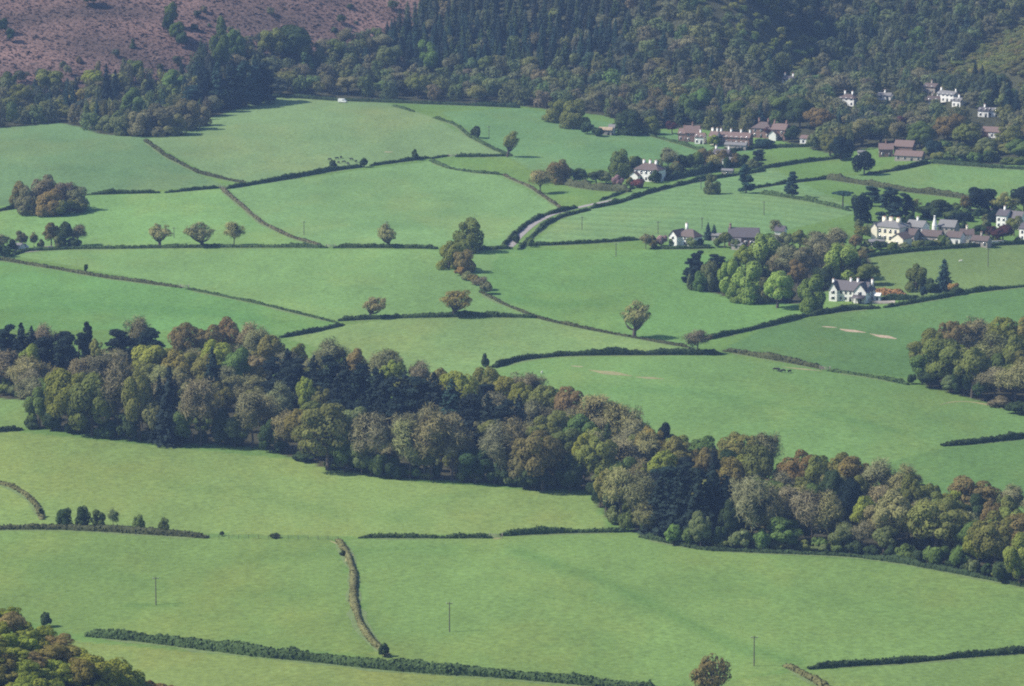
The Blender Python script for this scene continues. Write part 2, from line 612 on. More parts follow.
TONE = {  # name: (words, linear colour)
    'yellow': ('yellow-green', (0.215, 0.232, 0.046)),
    'lime': ('pale green', (0.205, 0.265, 0.075)),
    'fresh': ('fresh green', (0.115, 0.185, 0.055)),
    'green': ('mid green', (0.098, 0.140, 0.042)),
    'dark': ('dark green', (0.048, 0.070, 0.034)),
    'sage': ('grey-green', (0.140, 0.160, 0.075)),
    'rust': ('rust-brown', (0.190, 0.142, 0.064)),
    'bronze': ('bronze', (0.195, 0.172, 0.054)),
    'olive': ('olive', (0.155, 0.166, 0.050)),
    'greybare': ('grey-brown', (0.180, 0.166, 0.098)),
    'purbare': ('purplish brown', (0.165, 0.143, 0.092)),
    'tanbare': ('tan', (0.205, 0.188, 0.092)),
    'fir': ('blackish green', (0.020, 0.031, 0.027)),
    'bluefir': ('dark blue-green', (0.030, 0.058, 0.048)),
    'copper': ('copper-purple', (0.095, 0.042, 0.042)),
    'red': ('red-flowering', (0.20, 0.07, 0.06)),
    'orange': ('orange-brown', (0.27, 0.165, 0.060)),
    'pink': ('pinkish', (0.32, 0.21, 0.21)),
}
for k_ in TONE:
    if k_ not in ('fir', 'bluefir', 'copper', 'red', 'pink'):
        TONE[k_] = (TONE[k_][0], tuple(a_ * b_ for a_, b_ in zip(TONE[k_][1], (1.10, 1.15, 0.96))))
CATEGORY = {'broadleaf_tree': 'tree', 'oak_tree': 'oak tree', 'bare_tree': 'bare tree', 'open_oak': 'oak tree', 'dome_tree': 'tree', 'conifer': 'conifer', 'pine_tree': 'pine tree',
            'umbrella_pine': 'pine tree', 'bush': 'bush'}
NOUN = {'broadleaf_tree': 'leafy tree', 'oak_tree': 'oak', 'open_oak': 'oak', 'dome_tree': 'domed tree', 'bare_tree': 'leafless tree', 'conifer': 'fir', 'pine_tree': 'layered pine',
        'umbrella_pine': 'umbrella pine', 'bush': 'bush'}
TREES = []          # (px, py, height px) of everything placed, to keep fills apart
AUTO = []           # waiting for labels


def put_tree(kind, tone, x=None, y=None, hpx=None, wpx=None, h=None, w=None, label=None, group=None, where=None, P=None, parts=True, variant=None, jitter=0.09, mute=None):
    if mute is None:
        mute = 0.0 if tone in ('fir', 'bluefir', 'copper', 'red', 'pink', 'orange', 'dark', 'lime') else 0.13
    if P is None:
        P = at(x, y)
    s = ppm(P)
    if x is None:
        x, y = project(P.x, P.y, P.z)
    pr = PROTO[kind]
    pr = pr[variant % len(pr)] if variant is not None else pr[random.randrange(len(pr))]
    hm = hpx / s if hpx else h
    wm = wpx / s if wpx else (w if w else pr['W'] * hm / pr['H'])
    c = (np.array(TONE[tone][1]) * (1 - mute) + np.array((0.130, 0.128, 0.072)) * mute) * (1 + rng.normal() * jitter) * (1 + rng.normal(size=3) * jitter * 0.45)
    if kind == 'open_oak':
        c = c * 1.18
    c = tuple(float(v) for v in np.clip(c, 0.008, 0.8))
    name_ = {'open_oak': 'oak_tree', 'dome_tree': 'broadleaf_tree'}.get(kind, kind)
    if parts:
        r = link(name_, None)
        link('trunk', pr['trunk'], r)
        link('crown', pr['crown'], r, colour=c)
    else:
        r = link(name_, pr['both'], colour=c)
    r.location = P
    r.rotation_euler = (0, 0, random.uniform(0, 6.283))
    r.scale = (wm / pr['W'], wm / pr['W'] * random.uniform(0.95, 1.05), hm / pr['H'])
    tag(r, label, CATEGORY[kind], group)
    TREES.append((x, y, hm * s, wm * s))
    if label is None:
        AUTO.append(dict(o=r, kind=kind, tone=tone, where=where, x=x, y=y, h=hm, w=wm))
    return r


ORD = ['first', 'second', 'third', 'fourth', 'fifth', 'sixth', 'seventh', 'eighth', 'ninth', 'tenth', 'eleventh', 'twelfth', 'thirteenth', 'fourteenth',
       'fifteenth', 'sixteenth', 'seventeenth', 'eighteenth', 'nineteenth', 'twentieth']


def finish_labels(limit=14):
    byk = {}
    for a in AUTO:
        ratio = a['h'] / max(a['w'], 0.1)
        a['shape'] = ''
        byk.setdefault((a['kind'], a['tone'], a['where']), []).append(a)
    for (kind, tone, where), L in byk.items():
        base = f"{TONE[tone][0]} {NOUN[kind]}"
        L.sort(key=lambda a: a['x'])
        if len(L) == 1:
            L[0]['o']['label'] = f"only {base} {where}"
        elif len(L) <= limit:
            big = max(L, key=lambda a: a['h'] * a['w'])
            for i, a in enumerate(L):
                a['o']['label'] = f"{ORD[i]} {base} from left {where}" if i else f"leftmost {base} {where}"
        else:
            for a in L:
                a['o']['label'] = f"{base} crowded among its like {where}"
        for a in L:
            a['o']['group'] = f"{NOUN[kind]}s {where}"
            if len(a['o']['label'].split()) > 16:
                print('LONG', a['o']['label'])


# ------------------------------------------------------------------ ground sheet
xs = np.unique(np.concatenate([np.linspace(-3000, -440, 18), np.linspace(-440, 440, 420), np.linspace(440, 3000, 18)]))
ys = np.unique(np.concatenate([np.linspace(-90, 900, 40), np.linspace(900, 1000, 12), np.linspace(1000, 2720, 760), np.linspace(2720, 3500, 50)]))
GX, GY = np.meshgrid(xs, ys)
GZ = height(GX, GY)
PX, PY = project(GX, np.maximum(GY, 50), GZ)
G0 = np.array([0.108, 0.205, 0.050])
tint = np.ones(GX.shape + (3,)) * G0 * np.array([0.95, 0.86, 1.0])
rug = np.zeros(GX.shape)
FIELDS = [
    ([(-60, 118), (60, 118), (150, 138), (166, 156), (200, 174), (226, 186), (88, 194), (-60, 214)], (0.088, 0.172, 0.058)),
    ([(146, 140), (270, 92), (340, 95), (395, 105), (432, 117), (470, 138), (512, 155), (430, 157), (250, 184), (205, 172)], (0.118, 0.205, 0.066)),
    ([(-60, 214), (88, 195), (224, 189), (262, 222), (322, 246), (-60, 250)], (0.110, 0.225, 0.056)),
    ([(226, 188), (430, 161), (500, 176), (560, 208), (520, 232), (505, 247), (322, 247), (262, 222)], (0.112, 0.220, 0.062)),
    ([(-60, 258), (10, 261), (100, 277), (184, 288), (260, 304), (340, 323), (286, 336), (180, 330), (-60, 330)], (0.085, 0.200, 0.045)),
    ([(11, 255), (76, 249), (330, 249), (480, 250), (505, 250), (480, 290), (540, 317), (340, 321), (180, 286)], (0.112, 0.220, 0.055)),
    ([(286, 338), (345, 325), (400, 318), (540, 318), (690, 350), (560, 355), (495, 369), (430, 385)], (0.120, 0.215, 0.056)),
    ([(500, 250), (690, 250), (850, 300), (808, 317), (705, 340), (690, 348), (540, 317), (480, 290)], (0.090, 0.200, 0.045)),
    ([(495, 369), (560, 357), (722, 355), (822, 370), (906, 384), (1060, 425), (1060, 440), (940, 446), (880, 470), (600, 440)], (0.096, 0.195, 0.046)),
    ([(722, 350), (760, 330), (810, 317), (960, 296), (1080, 280), (1080, 330), (910, 378), (822, 368)], (0.068, 0.150, 0.038)),
    ([(860, 258), (1080, 240), (1080, 282), (960, 294), (890, 300), (860, 290)], (0.098, 0.165, 0.042)),
    ([(880, 465), (940, 448), (1080, 436), (1080, 500), (960, 500)], (0.080, 0.170, 0.040)),
    ([(-60, 425), (60, 436), (300, 460), (420, 482), (590, 494), (610, 530), (360, 537), (-60, 528)], (0.125, 0.205, 0.044)),
    ([(-60, 529), (60, 529), (208, 537), (335, 539), (352, 590), (372, 655), (75, 634), (-60, 600)], (0.105, 0.185, 0.038)),
    ([(345, 540), (628, 532), (700, 549), (900, 563), (1080, 592), (1080, 650), (800, 668), (640, 690), (380, 662)], (0.108, 0.198, 0.042)),
    ([(795, 672), (1080, 650), (1080, 800), (640, 800), (640, 690)], (0.105, 0.185, 0.040)),
    ([(60, 640), (400, 671), (640, 692), (640, 760), (60, 760)], (0.130, 0.195, 0.040)),
    ([(535, 242), (560, 220), (640, 190), (770, 167), (862, 212), (720, 246), (640, 240)], (0.108, 0.215, 0.066)),
    ([(840, 178), (926, 165), (1080, 172), (1080, 205), (967, 198)], (0.095, 0.190, 0.050)),
    ([(-60, 395), (28, 400), (26, 429), (-60, 433)], (0.11, 0.20, 0.045)),
    ([(520, 108), (720, 140), (760, 150), (640, 168), (530, 170), (440, 112)], (0.088, 0.190, 0.058)),
]
for poly, c in FIELDS:
    c = np.array(c)
    tint[in_poly(PX, PY, poly)] = (c * 0.86 + c.mean() * 0.14) * np.array([1.13, 1.05, 1.12])
stripe = in_poly(PX, PY, FIELDS[17][0])
ph = (GY + 0.42 * GX + 0.0012 * GX * GX) / 15.5
tint[stripe] *= (0.965 + 0.05 * np.sin(2 * PI * ph[stripe]))[:, None] * np.where(np.abs((ph[stripe] % 1) - 0.5) < 0.13, 0.90, 1.0)[:, None]
# undulation shading painted as soft darker streaks; ranker grass round one pole
for line, wd, am in [([(520, 552), (600, 580), (680, 618), (740, 648), (800, 662)], 5.0, 0.16), ([(395, 520), (430, 500), (470, 492)], 5.0, 0.08), ([(560, 386), (700, 392), (800, 410), (900, 432)], 5.0, 0.10), ([(0, 312), (120, 306), (200, 312), (300, 326)], 4.0, 0.08),
                     ([(520, 300), (570, 305), (620, 300)], 5.0, 0.12), ([(250, 225), (340, 222), (420, 228)], 4.0, 0.07), ([(60, 165), (130, 175), (200, 182)], 4.0, 0.07), ([(40, 470), (160, 480), (300, 505), (420, 520)], 7.0, 0.07), ([(130, 605), (180, 605)], 3.0, 0.16),
                     ([(0, 560), (100, 575), (200, 590), (330, 600)], 9.0, 0.06), ([(600, 600), (760, 590), (900, 610)], 9.0, 0.06), ([(150, 125), (250, 135), (380, 140)], 4.0, 0.06), ([(250, 560), (330, 552), (400, 548), (480, 552)], 6.0, 0.09)]:
    lx, ly = np.array(line, float).T
    dmin = np.full(GX.shape, 1e9)
    for q in range(len(line) - 1):
        ax, ay, bx, by = lx[q], ly[q], lx[q + 1], ly[q + 1]
        t = np.clip(((PX - ax) * (bx - ax) + (PY - ay) * (by - ay)) / ((bx - ax) ** 2 + (by - ay) ** 2), 0, 1)
        dmin = np.minimum(dmin, np.hypot((PX - ax - t * (bx - ax)) * 0.6, PY - ay - t * (by - ay)))
    wob = 1 + 0.35 * np.sin(GX / 9.0) * np.sin(GY / 14.0) + 0.25 * np.sin(GX / 4.1 + GY / 6.0)
    kf = np.exp(-(dmin / (wd * wob)) ** 2)[..., None]
    tint *= 1 - kf * am * np.array([1.25, 0.8, 0.9])
# hill land cover
y0 = np.interp(GX, FX, FY)
onhill = GY > y0 + 4
combe = (GX > 120) & (GY > 2270)
MOOR = [(-80, -80), (440, -80), (428, 0), (412, 25), (385, 38), (350, 48), (335, 52), (305, 52), (275, 46), (262, 60), (245, 52), (225, 42), (205, 56), (190, 76), (165, 84), (100, 84), (60, 93), (-80, 102)]
FRONTL = [(-120, 137), (0, 129), (60, 124), (80, 128), (100, 135), (135, 138), (175, 132), (230, 112), (268, 98), (340, 99), (420, 103), (520, 107), (560, 112), (600, 116), (650, 130), (700, 130), (760, 138), (800, 146), (830, 155), (870, 149), (900, 148), (925, 160), (1000, 166), (1200, 168)]
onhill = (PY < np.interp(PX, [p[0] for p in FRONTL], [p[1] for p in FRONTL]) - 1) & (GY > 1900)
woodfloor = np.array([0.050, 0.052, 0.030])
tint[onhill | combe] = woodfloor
moor = in_poly(PX, PY, MOOR) & onhill
mn = 0.5 + 0.5 * np.sin(GX / 23 + 2 * np.sin(GY / 19)) * np.sin(GY / 14 + np.sin(GX / 31))
tint[moor] = (np.array([0.120, 0.086, 0.074])[None] * (0.66 + 0.6 * mn[moor])[:, None] + np.array([0.02, 0.0, 0.0]) * mn[moor][:, None])
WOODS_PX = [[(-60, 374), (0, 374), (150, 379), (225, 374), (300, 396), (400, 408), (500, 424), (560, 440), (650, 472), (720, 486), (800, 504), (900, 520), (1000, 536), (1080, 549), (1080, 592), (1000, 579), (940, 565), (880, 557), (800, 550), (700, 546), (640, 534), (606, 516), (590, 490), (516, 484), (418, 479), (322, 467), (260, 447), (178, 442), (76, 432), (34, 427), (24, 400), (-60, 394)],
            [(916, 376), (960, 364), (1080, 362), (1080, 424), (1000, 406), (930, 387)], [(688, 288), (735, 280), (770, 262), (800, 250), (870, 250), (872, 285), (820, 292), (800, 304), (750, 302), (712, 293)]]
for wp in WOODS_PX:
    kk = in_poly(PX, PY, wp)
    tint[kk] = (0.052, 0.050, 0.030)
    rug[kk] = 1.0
bare_ridge = [(690, -20), (720, -20), (760, 25), (815, 45), (808, 56), (752, 34)]
rug[onhill | combe] = 1.0
near = GY < 1075 - 0.55 * (GX + 60) * (GX > -60)
spur = (GX < -70) & (GY < 1100) & (GZ > 9)
tint[spur] = (0.12, 0.105, 0.040)
rug[spur] = 0.6
V = np.c_[GX.ravel(), GY.ravel(), GZ.ravel()]
ny, nx = GX.shape
ii = (np.arange(ny - 1)[:, None] * nx + np.arange(nx - 1)[None]).ravel()
Fq = np.c_[ii, ii + 1, ii + nx + 1, ii + nx]
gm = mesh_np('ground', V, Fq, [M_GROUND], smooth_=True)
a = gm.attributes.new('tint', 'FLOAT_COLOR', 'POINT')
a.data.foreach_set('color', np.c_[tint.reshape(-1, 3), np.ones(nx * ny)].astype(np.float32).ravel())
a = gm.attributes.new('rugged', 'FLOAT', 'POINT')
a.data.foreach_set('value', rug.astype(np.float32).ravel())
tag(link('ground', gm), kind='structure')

# ------------------------------------------------------------------ draped ribbons


def polyline(pts, step=1.3):
    W_ = [at(x, y) for x, y in pts]
    P = np.array([(p.x, p.y) for p in W_])
    seg = np.hypot(*np.diff(P, axis=0).T)
    L = np.r_[0, np.cumsum(seg)]
    # smooth corner rounding by Catmull-like interpolation
    n = max(4, int(L[-1] / step))
    t = np.linspace(0, L[-1], n)
    x, y = np.interp(t, L, P[:, 0]), np.interp(t, L, P[:, 1])
    k = 5
    if n > 3 * k:
        ker = np.ones(2 * k + 1) / (2 * k + 1)
        xs_, ys_ = np.pad(x, k, 'edge'), np.pad(y, k, 'edge')
        xs_, ys_ = np.convolve(xs_, ker, 'valid'), np.convolve(ys_, ker, 'valid')
        xs_[0], ys_[0], xs_[-1], ys_[-1] = x[0], y[0], x[-1], y[-1]
        x, y = xs_, ys_
    d = np.gradient(np.c_[x, y], axis=0)
    d /= np.maximum(np.hypot(d[:, 0], d[:, 1]), 1e-6)[:, None]
    return np.c_[x, y], np.c_[-d[:, 1], d[:, 0]]


def ribbon(name, pts, width, mat, z=0.06, wob=0.15):
    C, Nn = polyline(pts, 2.0)
    n = len(C)
    w = width / 2 * (1 + wob * (np.interp(np.arange(n), np.arange(0, n + 4, 4), rng.normal(size=len(np.arange(0, n + 4, 4))))))
    ends = np.minimum(1, np.minimum(np.arange(n) + 0.4, n - np.arange(n) - 0.6) / 4.0) if wob > 0.2 else 1
    w = np.maximum(w * ends, 0.15)
    cols = 7
    V = []
    for k in range(cols):
        q = C + Nn * (w * (2 * k / (cols - 1) - 1))[:, None]
        V.append(np.c_[q, height(q[:, 0], q[:, 1]) + z + (0.03 if 0 < k < cols - 1 else -0.02)])
    V = np.stack(V, 1).reshape(-1, 3)
    i = (np.arange(n - 1)[:, None] * cols + np.arange(cols - 1)[None]).ravel()
    me = mesh_np(name, V, np.c_[i, i + cols, i + cols + 1, i + 1][:, ::-1], [mat], smooth_=True)
    return tag(link(name, me), kind='structure')


HTONE = {'hedge': (0.056, 0.088, 0.034), 'darkhedge': (0.040, 0.062, 0.028), 'brown': (0.110, 0.105, 0.060), 'bank': (0.150, 0.150, 0.066),
         'beech': (0.24, 0.135, 0.06), 'mix': (0.072, 0.080, 0.040)}


def hedge(pts, label, h=1.9, w=1.8, tone='hedge', leaf=0.30, dens=9.0, name='hedge', cat='hedge', group='field hedges across the vale', rag=0.22, flat=False, verge=True):
    h = h * 0.73
    w = w * 0.9
    dens = dens * 1.5
    C, Nn = polyline(pts, 1.1)
    n = len(C)
    hh = h * (1 + rag * np.interp(np.arange(n), np.arange(0, n + 5, 5), rng.normal(size=len(np.arange(0, n + 5, 5))))) * (1 + rng.normal(size=n) * rag * 0.4)
    hh = hh * (1 + 0.7 * rag * np.interp(np.arange(n), np.arange(0, n + 14, 14), rng.normal(size=len(np.arange(0, n + 14, 14)))))
    hh = np.maximum(hh, h * 0.45) * np.clip(np.minimum(np.arange(n) + 1.0, n - np.arange(n)) / 3.0, 0.35, 1)
    ww = w * (1 + rng.normal(size=n) * 0.10) * (0.85 + 0.15 * np.interp(np.arange(n), np.arange(0, n + 9, 9), rng.normal(size=len(np.arange(0, n + 9, 9)))).clip(-1.5, 2.5))
    prof = [(-0.52, -0.4), (-0.50, 0.45), (-0.36, 0.88), (0.0, 1.0), (0.36, 0.88), (0.50, 0.45), (0.52, -0.4)] if not flat else \
        [(-0.56, -0.4), (-0.5, 0.5), (-0.42, 0.92), (0.0, 1.0), (0.42, 0.92), (0.5, 0.5), (0.56, -0.4)]
    zc = height(C[:, 0], C[:, 1])
    R = []
    for a_, b_ in prof:
        q = C + Nn * (ww * a_ * (1 + rng.normal(size=n) * 0.06))[:, None]
        R.append(np.c_[q, zc + np.where(b_ > 0, hh * b_, b_)])
    k = len(prof)
    V = np.stack(R, 1)
    i = (np.arange(n - 1)[:, None] * k + np.arange(k - 1)[None]).ravel()
    Fc = np.c_[i, i + 1, i + k + 1, i + k]
    caps = []
    for e in (0, (n - 1) * k):
        caps += [(e, e + 1, e + 5, e + 6), (e + 1, e + 2, e + 4, e + 5), (e + 2, e + 3, e + 3 + 0, e + 4)]
    caps = [c for c in caps if len(set(c)) == 4]
    Vf = V.reshape(-1, 3)
    L = n * 1.1
    m = int(L * dens)
    si = rng.integers(0, n - 1, m)
    t = rng.random(m)[:, None]
    pi_ = rng.integers(0, k - 1, m)
    u = rng.random(m)[:, None]
    A = V[si, pi_] * (1 - t) + V[si + 1, pi_] * t
    B = V[si, pi_ + 1] * (1 - t) + V[si + 1, pi_ + 1] * t
    P = A * (1 - u) + B * u
    a_ = np.array([(prof[j][0] + prof[j + 1][0]) / 2 for j in range(k - 1)])[pi_]
    b_ = np.array([(prof[j][1] + prof[j + 1][1]) / 2 for j in range(k - 1)])[pi_]
    o = np.c_[Nn[si] * (a_ * 2)[:, None], np.maximum(b_ * 1.2 - 0.2, 0.05)]
    P[:, 2] = np.maximum(P[:, 2], zc[si] + 0.1)
    P = P + o * rng.uniform(-0.1, 0.25, (m, 1))
    Vc = cards(P, o + rng.normal(size=(m, 3)) * 0.45, leaf * rng.uniform(0.6, 1.4, m))
    F_all = np.vstack([Fc, np.array(caps, int).reshape(-1, 4), quad_idx(m, len(Vf))])
    nseg = np.repeat(np.interp(np.arange(n - 1), np.arange(0, n + 6, 6), rng.random(len(np.arange(0, n + 6, 6)))), k - 1)
    rnd = np.r_[np.clip(0.6 * nseg + 0.3 * rng.random(len(Fc)), 0, 1), np.full(len(caps), 0.5), np.clip(0.5 * rng.random(m) + 0.5 * nseg.reshape(n - 1, k - 1)[si, 0], 0, 1)]
    me = mesh_np(name, np.vstack([Vf, Vc]), F_all, [M_HEDGE], rnd)
    c = np.array(HTONE[tone]) * (1 + rng.normal() * 0.06)
    o = link(name, me, colour=tuple(float(v) for v in c))
    if verge:
        VERGE[0] += 1
        ribbon('grass_verge', pts, w + 2.2, M_VERGE, 0.025 + 0.0007 * VERGE[0], 0.22)
    return tag(o, label, cat, group)


VERGE = [0]
G = 'field hedges across the vale'
hedge([(145, 141), (165, 156), (200, 174), (247, 184)], 'hedge curving down between the two top-left fields', tone='mix')
hedge([(-40, 217), (18, 208)], 'short dark hedge at the left frame edge beside the rusty copse', 2.2)
hedge([(86, 195), (160, 193)], 'straight hedge running right from the rusty copse', 1.8)
hedge([(165, 193), (221, 188)], 'hedge between two gaps left of the field corner where three fields meet', 2.0)
hedge([(226, 189), (262, 183), (330, 171), (362, 167)], 'long dark hedge below the knoll pasture, ending by the cattle', 2.4, 2.2)
hedge([(370, 166), (400, 162), (430, 158)], 'hedge right of the cattle carrying a small bush', 2.2)
hedge([(430, 159), (449, 156)], 'very short hedge between gateway and field corner in the upper pastures', 1.8)
hedge([(455, 157), (480, 157), (512, 156)], 'short level hedge under the two small upper trees', 2.0)
hedge([(430, 161), (450, 169), (478, 173), (503, 175)], 'bent hedge dropping right from the upper field corner', 1.8)
hedge([(503, 175), (530, 187), (545, 197), (562, 209)], 'thin brown hedge bank running down to the lane past a leafless tree', 1.2, 1.4, 'brown')
hedge([(393, 106), (414, 112)], 'stub of hedge on the skyline of the knoll pasture', 1.5)
hedge([(434, 118), (456, 125), (470, 137), (495, 150), (512, 156)], 'hedge curving down right side of the knoll pasture', 1.7)
hedge([(222, 189), (240, 204), (262, 223), (290, 237), (322, 246)], 'brownish hedge bank curving down between two wide left pastures', 1.2, 1.8, 'brown')
hedge([(11, 256), (25, 251), (76, 249), (160, 248), (328, 248)], 'long level hedge under the row of three small oaks', 1.9)
hedge([(333, 248), (390, 248), (438, 249)], 'level hedge left of the big round field tree', 2.3, 2.0)
hedge([(478, 250), (512, 249)], 'short level hedge right of the big round field tree', 2.0)
hedge([(-30, 258), (0, 260), (50, 268), (100, 277), (182, 288)], 'hedge slanting from the left edge down to a pale gateway', 1.7, 2.0, 'mix')
hedge([(187, 289), (260, 304), (300, 314), (337, 323)], 'thin hedge continuing right of the pale gateway', 1.1, 1.4)
hedge([(280, 338), (310, 333), (344, 325)], 'thick dark hedge stub above the long wood', 2.4, 2.2, 'darkhedge')
hedge([(338, 321), (400, 318), (470, 317), (537, 318)], 'level hedge carrying two windblown oaks', 2.3, 2.0)
hedge([(480, 292), (505, 305), (540, 319), (580, 328), (630, 337), (690, 348)], 'thin low hedge sloping through the central pasture past a lone oak', 1.2, 1.4, 'mix')
hedge([(494, 368), (520, 360), (560, 356), (640, 355), (722, 355)], 'long dark trimmed hedge above the right part of the wood', 2.6, 2.2, 'darkhedge')
hedge([(724, 351), (780, 361), (822, 369)], 'ragged hedge beside a few dark cattle', 2.4, 2.4, 'mix')
hedge([(828, 371), (870, 377), (908, 385)], 'hedge running from a gap to the right-hand spinney', 1.8)
hedge([(705, 340), (760, 328), (808, 316)], 'hedge rising to the white gabled house', 2.0)
hedge([(808, 316), (850, 310), (880, 308)], 'hedge in front of the white gabled house', 3.0, 3.0, 'darkhedge')
hedge([(884, 308), (920, 302), (970, 293), (1060, 284)], 'long hedge running right from the white gabled house', 2.4, 2.2)
hedge([(862, 258), (900, 253), (960, 248), (1060, 242)], 'hedge below the hamlet gardens', 2.2, 2.2, 'hedge')
hedge([(942, 446), (972, 444), (1060, 434)], 'very dark trimmed hedge ending abruptly near the right edge', 2.4, 2.4, 'darkhedge')
hedge([(-40, 436), (0, 432), (23, 430)], 'dark hedge stub left of the long wood', 2.2, 2.2, 'darkhedge')
hedge([(-40, 529), (60, 529), (130, 533), (208, 538)], 'hedge with six round trees along it', 2.2, 2.0, 'mix')
hedge([(358, 538), (400, 538), (447, 538)], 'low trimmed hedge right of the hedged track top', 1.7)
hedge([(447, 538), (470, 538), (492, 538)], 'taller trimmed hedge just left of the gateway in the middle of the lower fields', 2.2)
hedge([(500, 536), (560, 533), (628, 532)], 'hedge from the gateway to the wood edge', 2.0)
hedge([(338, 540), (348, 556), (354, 575), (353, 600), (360, 625), (372, 642), (388, 657)], 'broad brown hedge bank winding down the lower field', 1.5, 2.1, 'bank', flat=True, leaf=0.2, rag=0.07)
hedge([(86, 636), (140, 641), (256, 656), (400, 671), (512, 678), (660, 692)], 'long overgrown hedge along the bottom of the photo', 3.3, 2.8, 'hedge', 0.4, 14, rag=0.14)
hedge([(785, 666), (805, 676), (830, 690)], 'brown hedge bank at the bottom right corner of the lower field', 1.6, 2.6, 'bank')
hedge([(808, 669), (900, 663), (980, 656), (1060, 650)], 'dark trimmed hedge across the bottom right corner', 2.3, 2.2, 'darkhedge')
hedge([(640, 537), (700, 550), (770, 553), (850, 556), (900, 563), (960, 574), (1060, 594)], 'low dark hedge along the foot of the right-hand half of the wood', 1.7, 1.8, 'darkhedge')
hedge([(-20, 480), (10, 486), (28, 496), (38, 508), (42, 520)], 'broad brown hedge bank curving at the left edge', 1.4, 1.9, 'bank', flat=True)
hedge([(760, 169), (800, 163), (850, 157)], 'far hedge slanting up to the flat dark tree', 2.4)
hedge([(866, 175), (900, 170), (930, 163)], 'hedge sweeping up right of the round dark tree', 2.8, 2.6, 'darkhedge')
hedge([(930, 163), (980, 167), (1060, 172)], 'hedge along the far edge of the rough pasture', 2.8, 2.6, 'darkhedge')
hedge([(745, 190), (790, 183), (835, 178)], 'hedge behind the two narrow field conifers', 1.8)
hedge([(760, 194), (808, 201), (850, 211)], 'hedge in front of the umbrella pine', 2.2, 2.0)
hedge([(826, 179), (860, 184), (900, 191), (967, 199)], 'thick ragged hedge below the rough pasture', 3.4, 3.4, 'mix')
hedge([(528, 246), (580, 244), (640, 240)], 'hedge running from the lane foot to the roadside cottage', 2.2)
hedge([(650, 249), (690, 249), (715, 248)], 'trimmed garden hedge in front of the roadside cottage', 1.8)
hedge([(503, 247), (514, 236), (526, 225), (543, 216), (577, 208)], 'hedge along the far side of the pale lane', 2.2, 2.0)
hedge([(519, 250), (532, 237), (545, 225), (562, 217), (590, 210)], 'hedge along the near side of the pale lane', 2.2, 2.0)
hedge([(590, 209), (616, 204), (650, 193), (700, 181), (764, 171)], 'hedge on the field side of the lane climbing past the white house', 2.4, 2.0)
hedge([(600, 201), (618, 195), (634, 188)], 'low hedge between the lane and the small lawn field', 1.4, 1.4)
hedge([(666, 181), (710, 172), (740, 165)], 'tall dark hedge right of the white three-chimney house', 4.5, 3.5, 'darkhedge')
hedge([(566, 185), (595, 190), (630, 192)], 'tall clipped hedge left of the white three-chimney house', 4.0, 3.5, 'mix')
hedge([(640, 133), (680, 144), (705, 152)], 'hedge bordering the field below the pink cottages', 2.2, 2.0)
hedge([(728, 152), (760, 148), (830, 146)], 'hedge below the red-roofed terrace', 2.6, 2.4, 'darkhedge')
hedge([(270, 97), (300, 98), (345, 101), (420, 104), (520, 108)], 'dark wall-like hedge at the top of the knoll pasture', 2.4, 2.4, 'darkhedge')
hedge([(880, 300), (905, 300), (925, 299)], 'dark garden hedge right of the white gabled house', 3.0, 2.6, 'darkhedge')
hedge([(867, 294), (885, 294), (905, 297)], 'orange-brown beech hedge beside the white gabled house', 3.6, 5.0, 'beech', 0.42, 26, rag=0.2)

# lane, tracks, bare patches
ribbon('lane', [(509, 247), (522, 233), (534, 223), (552, 214), (580, 207), (606, 201.5), (618, 199)], 3.8, M_LANE, 0.07, 0.03)
ribbon('farm_track', [(20, 252.5), (60, 248.0), (90, 246.5)], 3.0, M_LANE, 0.07, 0.05)
for nm, p, w_, m_ in [('soil_patch', [(822, 326.5), (837, 327.6)], 5, M_EARTH), ('soil_patch', [(840, 329), (852, 331), (866, 332.6)], 6.5, M_EARTH), ('soil_patch', [(870, 333.8), (880, 335.8), (897, 339)], 6, M_EARTH),
                      ('soil_patch', [(571, 366), (583, 366.8)], 4, M_EARTH), ('soil_patch', [(589, 370), (610, 373), (632, 376)], 5, M_TRACK), ('soil_patch', [(636, 377), (664, 379)], 6, M_TRACK),
                      ('soil_patch', [(384, 152), (393, 152)], 3, M_EARTH), ('dry_grass_strip', [(940, 405), (960, 399), (985, 404), (1010, 410)], 1.5, M_TRACK),
                      
                      ('dry_grass_strip', [(493, 539), (501, 538)], 4, M_TRACK), ('dry_grass_strip', [(330, 541), (342, 545), (350, 556), (345, 562)], 2.2, M_TRACK),
                      ('dry_grass_strip', [(782, 367), (822, 371)], 3, M_TRACK)]:
    ribbon(nm, p, w_, m_, 0.05, 0.3)

